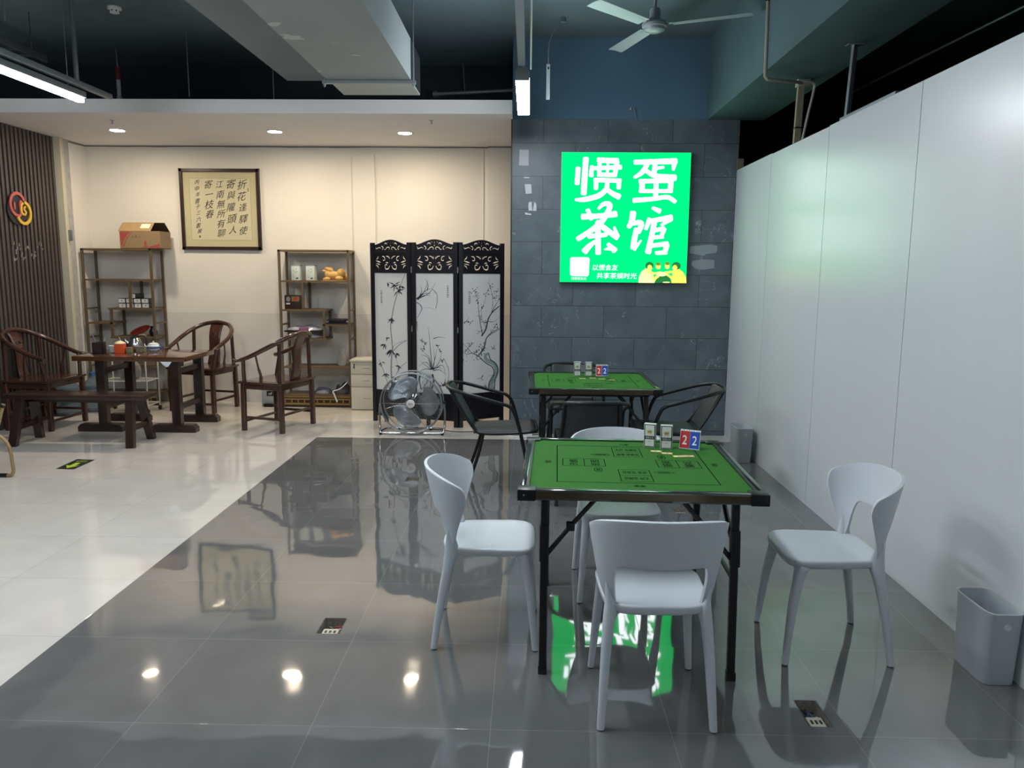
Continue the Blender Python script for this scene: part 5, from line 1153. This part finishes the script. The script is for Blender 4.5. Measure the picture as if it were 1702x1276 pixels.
# small tea boxes on left shelf (shelf at z 1.138; local right part)
M_TBOX = mat('tea_box_black', '#1c1f22', .4); M_TBW = mat('tea_box_label', '#cfcfca', .5)
tb = root('tea_box', '', 'box', (0, 0, 0), 0, 'small black and white tea boxes on the left display shelf')
b = MB(); b.rbox((0, 0, .0275), (.082, .14, .053), .002); b.build('box_body', M_TBOX, tb)
b = MB(); b.box((0, -.0705, .026), (.076, .001, .044), mi=0); b.box((0, -.0713, .028), (.012, .0006, .010), mi=1); b.build('front_label', [M_TBW, M_BLACKPL], tb, smooth=False)
xb = -4.74
lab = [('bottom row', 'leftmost'), ('bottom row', 'second from left'), ('bottom row', 'third from left'), ('middle row', 'leftmost'), ('middle row', 'second from left'), ('middle row', 'third from left'), ('top row', 'single'), ('bottom row', 'rightmost'), ('middle row', 'rightmost')]
pos = [(0, 0), (1, 0), (2, 0), (-.05, 1), (.95, 1), (1.95, 1), (1.55, 2), (3, 0), (2.95, 1)]
for i, ((u, r), (rw, wh)) in enumerate(zip(pos, lab)):
    L_ = (xb+u*.090+.045, 8.905, 1.1382+r*.0555); lb = 'small black and white tea box, %s of the %s' % (wh, rw) if rw != 'top row' else 'small black tea box alone on top of the pile on the left shelf'
    if i == 0: tb.location = L_; tb['label'] = lb
    else: dup(tb, L_, (-.25 if r == 2 else 0), lb)
# red plate leaning and a dark jar on the left shelf's lower board (z .806)
t = root('lacquer_tray', 'red oval lacquer tray tilted on the left display shelf', 'tray', (-4.545, 8.93, .862), 0)
b = MB(); 
rr = []
for k_, (r, z) in enumerate([(.02, .004), (.75, .0), (.95, .012), (1.0, .022), (.97, .022), (.93, .014), (.72, .006), (.02, .008)]): rr.append([Vector((.125*r*math.cos(a*PI/16), .07*r*math.sin(a*PI/16), z)) for a in range(32)])
b.T = Matrix.Rotation(math.radians(-18), 4, 'Y') @ Matrix.Rotation(math.radians(35), 4, 'X')
b.loft(rr); b.build('tray_dish', mat('tray_red', '#8c2f2a', .3), t); b = MB(); b.T = Matrix.Translation((.03, -.02, -.038)) ; b.lathe([(.0005, -.017), (.05, -.017), (.055, .0), (.03, .012), (.0005, .014)], 20); b.build('rest_stone', mat('stone_pale', '#b7a58c', .7), t)
b = MB(); b.lathe([(.030, 0), (.044, .02), (.046, .06), (.030, .09), (.034, .115), (.030, .118), (.0005, .118)], 24); o = b.build('small_vase', mat('black_glaze', '#15191d', .2), None); o.location = (-4.395, 8.92, .8062); tag(o, 'small black vase beside the red tray on the left display shelf', 'vase')
# right shelf: tins, carving, jar, bags, rack, vase, cloths
for i, (x, l) in enumerate([(BX+.185, 'white tea tin with printed leaves, left one on the right display shelf'), (BX+.355, 'white tea tin with printed leaves, right one beside the wooden carving')]):
    t = root('tea_tin', l, 'tin', (x, 8.90, 1.4682), -.15, 'white tea tins'); b = MB(); b.rbox((0, 0, .083), (.105, .075, .166), .006); b.build('tin_body', mat('tin_white_green', '#c9d3ca', .4), t)
    b = MB(); b.rbox((0, 0, .170), (.107, .077, .010), .003); b.build('lid', mat('tin_lid', '#8d9a9a', .4), t)
    b = MB(); f = lambda x, z, d: Vector((x, -.0382-d, z))
    for (x_, z_, a_) in ((.005, .125, .6), (-.012, .105, 2.2), (.012, .10, .2), (-.002, .082, 1.4), (-.03, .05, 1.2), (-.025, .035, .4)): b.ribbon([(x_, z_), (x_+.008*math.cos(a_), z_+.008*math.sin(a_)), (x_+.016*math.cos(a_), z_+.016*math.sin(a_))], [.001, .006, .001], f)
    b.poly([f(.018+.018*math.cos(a*PI/8), .028+.012*math.sin(a*PI/8), 0) for a in range(8, 17)]+[f(.03, .034, 0)]); b.build('leaf_print', mat('print_green_black', '#2f3d34', .6), t, smooth=False)
t = root('wooden_carving', 'yellow wooden carving of a crouching horned beast on the right display shelf', 'carving', (BX+.635, 8.90, 1.4682), 0); M_BOXW = mat('boxwood', '#caa058', .45, noise=.08, nscale=30)
bm = bmesh.new()
def blob(c, r, sc_=(1, 1, 1), rot=0):
    m = Matrix.Translation(c) @ Matrix.Rotation(rot, 4, 'Y') @ Matrix.Diagonal((r*sc_[0], r*sc_[1], r*sc_[2], 1)); bmesh.ops.create_icosphere(bm, subdivisions=3, radius=1, matrix=m)
blob((-.01, 0, .060), .055, (1.9, .75, .85)); blob((.065, 0, .085), .058, (.95, .75, .95)); blob((-.085, 0, .070), .045, (.9, .8, 1.1)); blob((-.075, 0, .125), .036, (1.5, .8, .8), .35); blob((-.125, 0, .105), .024, (1.3, .9, .7), .2)
blob((-.055, 0, .150), .018, (2.2, .5, .5), .5); blob((-.095, 0, .158), .010, (2.2, .5, .6), .6); blob((-.10, .02, .02), .022, (2.0, .9, .8)); blob((-.10, -.022, .02), .022, (2.0, .9, .8)); blob((.05, -.03, .025), .03, (1.6, .8, .8)); blob((.09, .03, .025), .03, (1.4, .8, .8)); blob((.125, 0, .05), .018, (.8, .8, 2.4), -.5)
me = bpy.data.meshes.new('beast_body'); bm.to_mesh(me); bm.free(); me.materials.append(M_BOXW)
o = bpy.data.objects.new('beast_body', me); COL.objects.link(o); o.parent = t
md = o.modifiers.new('merge', 'REMESH'); md.mode = 'VOXEL'; md.voxel_size = .0045; md.use_smooth_shade = True
b = MB(); b.box((0, 0, .003), (.29, .09, .006)); b.build('carving_base', M_BOXW, t, smooth=False)
t = root('printed_tin_box', 'dark brown box with red and gold print in the right shelf', 'box', (BX+.140, 8.93, 1.1382), 0)
b = MB(); b.rbox((0, 0, .08), (.20, .12, .16), .006); b.build('box_body', mat('box_brown', '#33241d', .35), t)
b = MB(); f = lambda x, z, d: Vector((x, -.0606-d, z)); b.poly([f(x, z, 0) for x, z in ((-.02, .145), (.075, .145), (.07, .09), (-.015, .09))], 0); b.poly([f(x, z, .0003) for x, z in ((.01, .135), (.055, .135), (.05, .10), (.015, .10))], 1); b.poly([f(-.055+.024*math.cos(a*PI/8), .115+.03*math.sin(a*PI/8), 0) for a in range(16)], 2); b.poly([f(x, z, .0003) for x, z in ((-.08, .055), (-.035, .055), (-.035, .070), (-.08, .070))], 3)
b.build('printed_front', [mat('print_gold', '#8c6a3b', .4), mat('print_red', '#a03c2c', .4), mat('print_grey', '#7f7d7c', .4), M_TBW], t, smooth=False)
def cloth_heap(name, loc, sx, sy, h, m, label, cat, seed, group=None):
    rnd = random.Random(seed); ph = [(rnd.uniform(4, 14), rnd.uniform(4, 14), rnd.uniform(0, 6), rnd.uniform(.15, .5)) for _ in range(7)]
    def top(u, v):
        a = u*2*PI; r = v; x = sx*r*math.cos(a); y = sy*r*math.sin(a); k = max(0, 1-r**3); z = h*k**.6*(.62+sum(w*math.sin(p*x/sx*.5+q*y/sy*.5+o_) for p, q, o_, w in ph)*.16)
        return Vector((x*(1+.10*math.sin(3*a+seed)), y, max(.004, z)))
    b = MB(); b.grid(top, 48, 14, cu=True); b.grid(lambda u, v: Vector((sx*v*math.cos(u*2*PI)*(1+.10*math.sin(3*u*2*PI+seed)), sy*v*math.sin(u*2*PI), .002)), 48, 1, cu=True)
    o = b.build(name, m, None, angle=50); o.location = loc; return tag(o, label, cat, group)
M_BAG = mat('clear_bag_plastic', '#b5b3bb', .18, coat=.4, noise=.1, nscale=18, alpha=.8)
t = root('black_tray', 'thin black tray holding bagged goods on the right display shelf', 'tray', (BX+.255, 8.93, .885))
b = MB(); b.rbox((0, 0, .0), (.435, .22, .016), .004); b.build('tray_board', M_BLACKPL, t)
cloth_heap('plastic_bag', (BX+.255, 8.93, .8936), .20, .11, .085, M_BAG, 'clear plastic bag with a pink packet lying on the black tray', 'bag', 3)
b = MB(); b.rbox((0, 0, .02), (.10, .05, .04), .008); o = b.build('pink_packet', mat('packet_pink', '#8c4f74', .5), None); o.location = (BX+.27, 8.815, .8938); tag(o, 'pink packet at the front of the clear bag on the right shelf', 'packet')
cloth_heap('white_bundle', (BX+.26, 8.94, .8062), .19, .10, .060, mat('bundle_white', '#c2c2c4', .6, noise=.08, nscale=20), 'white wrapped bundle squeezed under the black tray on the right shelf', 'bundle', 8)
t = root('folded_rack', 'dark folded metal rack lying on the middle board of the right shelf', 'rack', (BX+.655, 8.90, .9722))
b = MB(); b.rbox((-.01, 0, .035), (.18, .12, .05), .008); b.box((0, 0, .008), (.25, .16, .014)); b.build('rack_body', mat('rack_black', '#1d141c', .4), t)
b = MB(); b.tube([(-.125, -.05, .045), (.125, -.05, .045)], .007, 8); b.tube([(-.125, .05, .05), (.125, .05, .05)], .007, 8)
for i in range(6): b.tube([(.03+i*.018, -.05, .045), (.03+i*.018, .05, .05)], .004, 6)
b.build('rods', M_BLACKPL, t)
b = MB(); b.lathe([(.038, 0), (.048, .01), (.062, .06), (.060, .10), (.040, .15), (.036, .17), (.048, .205), (.045, .205), (.033, .172), (.036, .15), (.056, .10), (.058, .06), (.042, .012), (.0005, .012)], 32); o = b.build('glass_vase', M_GLASS, None); o.location = (BX+.685, 8.90, .4802); tag(o, 'clear glass vase with flared rim on the lower board of the right shelf', 'vase')
cloth_heap('grey_cloth', (BX+.45, 8.93, .1502), .105, .10, .10, mat('cloth_grey', '#77777e', .8, noise=.15, nscale=15), 'crumpled grey cloth, left of the heap at the bottom of the right shelf', 'cloth', 12)
cloth_heap('dark_cloth', (BX+.68, 8.94, .1502), .095, .10, .165, mat('cloth_dark', '#4a4c50', .8, noise=.15, nscale=15), 'crumpled dark grey cloth, right of the heap at the bottom of the right shelf', 'cloth', 21)
b = MB(); b.tube(smooth_path([(.14, -.0, .14), (.06, -.05, .06), (-.02, -.075, .03), (-.01, -.085, .0), (.03, -.10, -.09)], 6), .011, 8, flat=.35); o = b.build('white_strap', M_WHITE, None); o.location = (BX+.62, 8.86, .165); tag(o, 'white strap trailing over the bottom edge of the right shelf', 'strap')
# grey box left of right shelf
t = root('dust_box', 'small grey appliance with black label on the floor beside the right shelf', 'appliance', (-3.005, 8.94, 0))
b = MB(); b.rbox((0, 0, .10), (.21, .24, .20), .006); b.build('body', M_GREENP, t); b = MB(); b.box((.0, -.1205, .155), (.09, .002, .06), mi=0); b.text('of', lambda x, z, d: Vector((x, -.1222, z)), -.025, .14, .02, .172, mi=1); b.build('label', [M_BLACKPL, M_WHITE], t, smooth=False)
b = MB(); b.box((0, -.135, .018), (.15, .04, .036), bev=.004); b.build('pedal', M_BLACKPL, t)
# drawer cabinet
t = root('drawer_cabinet', 'cream three-drawer pedestal cabinet between the right shelf and the folding screen', 'cabinet', (-1.885, 8.83, 0)); M_CAB = mat('cream_cabinet', '#cfccbd', .4)
b = MB(); b.box((0, .01, .285), (.262, .36, .56)); b.box((0, 0, .572), (.275, .39, .018)); b.build('carcass', M_CAB, t, smooth=False)
for z0, z1 in ((.012, .268), (.274, .412), (.418, .558)):
    b = MB(); b.rbox((0, -.178, (z0+z1)/2), (.258, .016, z1-z0), .002); d = b.build('drawer', M_CAB, t)
    b = MB(); b.tube([(.01, -.187, (z0+z1)/2), (.01, -.200, (z0+z1)/2), (.085, -.200, (z0+z1)/2), (.085, -.187, (z0+z1)/2)], .003, 6); b.build('handle', M_GALV, d)
b = MB(); b.lathe([(.008, -.003), (.0005, -.003)], 12, (-.09, -.186, .525), axis='y'); b.box((-.09, -.192, .498), (.012, .004, .030)); b.build('lock_key', M_BLACKPL, t)

# --- cart and bottles behind the tea table
t = root('wire_cart', 'white wire cart on castors behind the tea table legs', 'cart', (-4.45, 8.42, 0)); M_WIRE = mat('white_wire', '#cfcfca', .4)
b = MB()
for sx in (-1, 1):
    for sy in (-1, 1): b.tube([(sx*.26, sy*.14, .05), (sx*.26, sy*.14, .66)], .009, 8)
b.build('posts', M_WIRE, t)
for z in (.09, .36, .62):
    b = MB(); b.tube([(-.26, -.14, z), (.26, -.14, z), (.26, .14, z), (-.26, .14, z)], .006, 6, closed=True)
    for i in range(12): b.tube([(-.24+i*.0436, -.14, z), (-.24+i*.0436, .14, z)], .0028, 5)
    b.build('shelf_basket', M_WIRE, t)
for sx in (-1, 1):
    for sy in (-1, 1): b = MB(); b.lathe([(.0005, -.011), (.024, -.011), (.026, 0), (.024, .011), (.0005, .011)], 16, (sx*.26, sy*.14, .026), axis='x'); b.build('castor', M_BLACKPL, t)
M_JAR = mat('glass_jar', '#dfe2e0', .05, trans=.85, ior=1.3, coat=.3)
t = root('glass_jar', 'big round clear glass jar on the white cart', 'jar', (-4.44, 8.42, .368))
b = MB(); b.lathe([(.08, 0), (.10, .01), (.118, .07), (.118, .12), (.09, .18), (.055, .20), (.055, .215), (.05, .215), (.05, .198), (.084, .176), (.112, .12), (.112, .07), (.095, .016), (.0005, .012)], 36); b.build('jar_glass', M_JAR, t)
b = MB(); b.lathe([(.058, .210), (.060, .218), (.058, .235), (.0005, .238)], 24); b.build('lid', mat('jar_lid', '#9c968a', .4), t)
M_WB = mat('blue_bottle', '#9db3c4', .12, trans=.7, ior=1.25); M_WBL = mat('bottle_label', '#7d8fa0', .5)
for x, y, l in ((-4.875, 8.44, 'large blue water bottle on the floor beside the white cart'), (-5.02, 8.20, 'large blue water bottle behind the left armchair')):
    t = root('water_bottle', l, 'bottle', (x, y, 0), 0, 'large blue water bottles'); b = MB()
    b.lathe([(.115, 0), (.130, .015), (.130, .12), (.124, .135), (.130, .15), (.130, .27), (.122, .30), (.08, .34), (.035, .37), (.028, .39), (.028, .43)], 32); b.build('bottle_body', M_WB, t, angle=30)
    b = MB(); b.lathe([(.131, .155), (.131, .255)], 32, cap=False); b.build('label_band', M_WBL, t); b = MB(); b.lathe([(.032, .405), (.034, .44), (.0005, .445)], 20); b.build('cap', mat('cap_blue', '#3b6ea5', .4), t)

# --- framed calligraphy
t = root('framed_calligraphy', 'dark wooden frame with Chinese calligraphy on pale paper, on the white wall', 'picture', (-3.603, BY, 2.278)); w_, h_ = .935, .925
b = MB(); fw = .036
for s in (-1, 1): b.box((s*(w_/2-fw/2), -.018, 0), (fw, .036, h_)); b.box((0, -.018, s*(h_/2-fw/2)), (w_, .036, fw))
b.build('frame', mat('frame_dark_wood', '#33211f', .35), t, smooth=False, bevel=.003)
f = lambda x, z, d: Vector((x, -.014-d, z))
b = MB(); iw, ih = w_/2-fw, h_/2-fw; b.box((0, -.008, 0), (2*iw, .012, 2*ih), mi=0)
x0, x1, z0, z1 = -iw+.075, iw-.075, -ih+.075, ih-.072; b.poly([f(x0, z0, .0006), f(x1, z0, .0006), f(x1, z1, .0006), f(x0, z1, .0006)], 1)
for p in (((x0, z0), (x1, z0)), ((x1, z0), (x1, z1)), ((x1, z1), (x0, z1)), ((x0, z1), (x0, z0))): b.ribbon(p, .0025, f, mi=2, d=.001)
b.build('mount', [mat('mount_silk', '#c3bb95', .7), mat('rice_paper', '#cdc6a6', .7), mat('mount_line', '#8b8360', .7)], t, smooth=False)
b = MB(); rnd = random.Random(2)
def colm(s_, xc, ztop, step, size):
    for k_, ch in enumerate(s_):
        jx, js = rnd.uniform(-.006, .006), size*rnd.uniform(.9, 1.12); z = ztop-k_*step
        sh = rnd.uniform(-.06, .06)
        b.text(ch, lambda x, y, d, z=z, sh=sh, xc=xc: f(x+(y-z)*.12, y+(x-xc)*.18+sh*0, .0016), xc+jx-js/2, z-js, xc+jx+js/2, z, shear=.14, em=True)
colm('折花逢驛使', .265, .335, .132, .092); colm('寄與隴頭人', .135, .340, .132, .092); colm('江南無所有聊', .005, .325, .110, .084); colm('寄一枝春', -.125, .330, .112, .090); colm('丙申年書于三六書屋', -.262, .335, .070, .052)
b.build('brush_lettering', mat('brush_ink', '#171512', .6), t, smooth=False)
b = MB(); b.poly([f(x, z, .0016) for x, z in ((-.270, -.325), (-.250, -.325), (-.250, -.300), (-.270, -.300))]); b.poly([f(x, z, .0016) for x, z in ((.325, .205), (.337, .205), (.337, .245), (.325, .245))]); b.build('seal', mat('seal_brown', '#8f6a52', .6), t, smooth=False)
M_PANE = bpy.data.materials.new('picture_glass'); M_PANE.use_nodes = True; nt = M_PANE.node_tree; nt.nodes.clear(); gl = nd(nt, 'ShaderNodeBsdfGlossy'); gl.inputs['Roughness'].default_value = .02; tr = nd(nt, 'ShaderNodeBsdfTransparent'); fr = nd(nt, 'ShaderNodeFresnel'); fr.inputs[0].default_value = 1.5
mx = nd(nt, 'ShaderNodeMixShader'); nt.links.new(fr.outputs[0], mx.inputs[0]); nt.links.new(tr.outputs[0], mx.inputs[1]); nt.links.new(gl.outputs[0], mx.inputs[2]); o_ = nd(nt, 'ShaderNodeOutputMaterial'); nt.links.new(mx.outputs[0], o_.inputs[0])
b = MB(); b.poly([(-iw, -.021, -ih), (iw, -.021, -ih), (iw, -.021, ih), (-iw, -.021, ih)]); b.build('glass_pane', M_PANE, t, smooth=False)

# --- round logo on the slatted wall
t = root('wall_logo', 'round red and yellow ring logo on a black disc on the slatted wall', 'logo', (-5.19, 7.87, 2.18)); 
LF = lambda py_, px_, d: Vector((.025+d, (px_-178)*.00182*1.05, -(py_-850)*.00106))
b = MB(); b.prism([(.15*math.cos(a*PI/20), .15*math.sin(a*PI/20)) for a in range(40)], lambda x, z, d: Vector((d, x-.035, z-.01)), 0, .018); b.build('backing_disc', mat('disc_black', '#1a1e24', .35), t, smooth=False)
def lr(pts, wd, d0, d1, b):
    P = [q.to_2d() for q in smooth_path([(x, y, 0) for x, y in pts], 6)]; N = len(P); L = []; R2 = []
    for k in range(N):
        tt = (P[min(k+1, N-1)]-P[max(k-1, 0)]).normalized(); nn = Vector((-tt.y, tt.x)); L.append(P[k]+nn*wd/2); R2.append(P[k]-nn*wd/2)
    for k in range(N-1):
        b.prism([tuple(L[k]), tuple(L[k+1]), tuple(R2[k+1]), tuple(R2[k])], lambda x, z, d: Vector((d, x, z)), d0, d1)
b = MB(); arc = lambda r, a0, a1, cx=0, cz=0, n=12: [(cx+r*math.cos(math.radians(a0+(a1-a0)*i/n)), cz+r*math.sin(math.radians(a0+(a1-a0)*i/n))) for i in range(n+1)]
lr(arc(.112, 25, 250, -.035, .04), .030, .018, .030, b); lr([(-.073, -.065), (-.02, -.068), (.0, -.04), (.0, .06), (.03, .075)], .026, .018, .030, b); lr([(-.085, .06), (-.085, -.01)], .020, .018, .028, b); b.build('red_ring', mat('logo_red', '#b25553', .4), t, smooth=False)
b = MB(); lr(arc(.108, 205, 440, .045, -.035), .030, .020, .034, b); lr([(.045, .06), (.015, .04), (.01, -.03), (.04, -.055)], .024, .020, .034, b); lr([(.075, .03), (.05, .0), (.08, -.03), (.05, -.06)], .018, .020, .034, b); b.build('yellow_ring', mat('logo_yellow', '#cfa83c', .4), t, smooth=False)
b = MB(); rnd = random.Random(4)  # small pale quads scattered below the logo
for (y, z) in ((7.74, 1.80), (7.79, 1.75), (7.83, 1.79), (7.86, 1.72), (7.92, 1.77), (7.98, 1.78), (8.03, 1.70), (8.08, 1.72), (8.15, 1.80), (8.20, 1.79), (7.76, 1.68), (7.90, 1.69)):
    for q in range(3):
        yy, zz = y+rnd.uniform(-.02, .02), z+rnd.uniform(-.03, .03); b.add([(-5.189, yy, zz), (-5.189, yy+.014, zz), (-5.189, yy+.014, zz+rnd.uniform(.015, .05)), (-5.189, yy, zz+.02)], [(0, 1, 2, 3)])
o = b.build('pale_marks', mat('marks_grey', '#8b8683', .5), None, smooth=False); tag(o, 'small pale marks on the slatted wall under the round logo', 'lettering')
b = MB()
for z in (1.95,): b.rbox((-5.10, 8.60, z), (.035, .03, .12), .006)
o = b.build('door_latch', M_GALV, None); tag(o, 'small grey latch on the cream jamb between slatted wall and white wall', 'latch')

# --- tan folding chair cut by the left edge
t = root('folding_chair', 'tan metal folding chair cut off by the left edge of the picture', 'chair', (-4.215, 5.45, 0)); M_TAN = mat('tan_tube', '#9c8560', .4, metal=.3)
for sy in (-1, 1):
    y = sy*.19+.02
    b = MB(); b.tube(smooth_path([(.235, y, .545), (.13, y, .28), (-.10, y, .02), (-.20, y, .012)], 6), .013, 10, mi=0); b.tube([(.235, y, .545), (.245, y, .565)], .017, 10, mi=1); b.build('seat_frame', [M_TAN, M_BLACKPL], t)
    b = MB(); b.tube(smooth_path([(-.10, y, .44), (.22, y, .30), (.275, y, .09), (.265, y, .025), (.22, y, .012), (.10, y, .013)], 6), .013, 10, mi=0); b.tube([(.225, y, .013), (.14, y, .013)], .0165, 10, mi=1); b.build('leg', [M_TAN, M_BLACKPL], t)
b = MB(); b.grid(lambda u, v: Vector((-.15+.37*u, -.16+.36*v, .42+.11*u-.03*math.sin(PI*u))), 8, 6); b.build('canvas_seat', mat('canvas_cream', '#a79f86', .8), t, solid=.01)
b = MB(); b.grid(lambda u, v: Vector((-.17-.12*u, -.16+.36*v, .42+.42*u)), 6, 6); b.build('backrest', MATS['canvas_cream'], t, solid=.01)
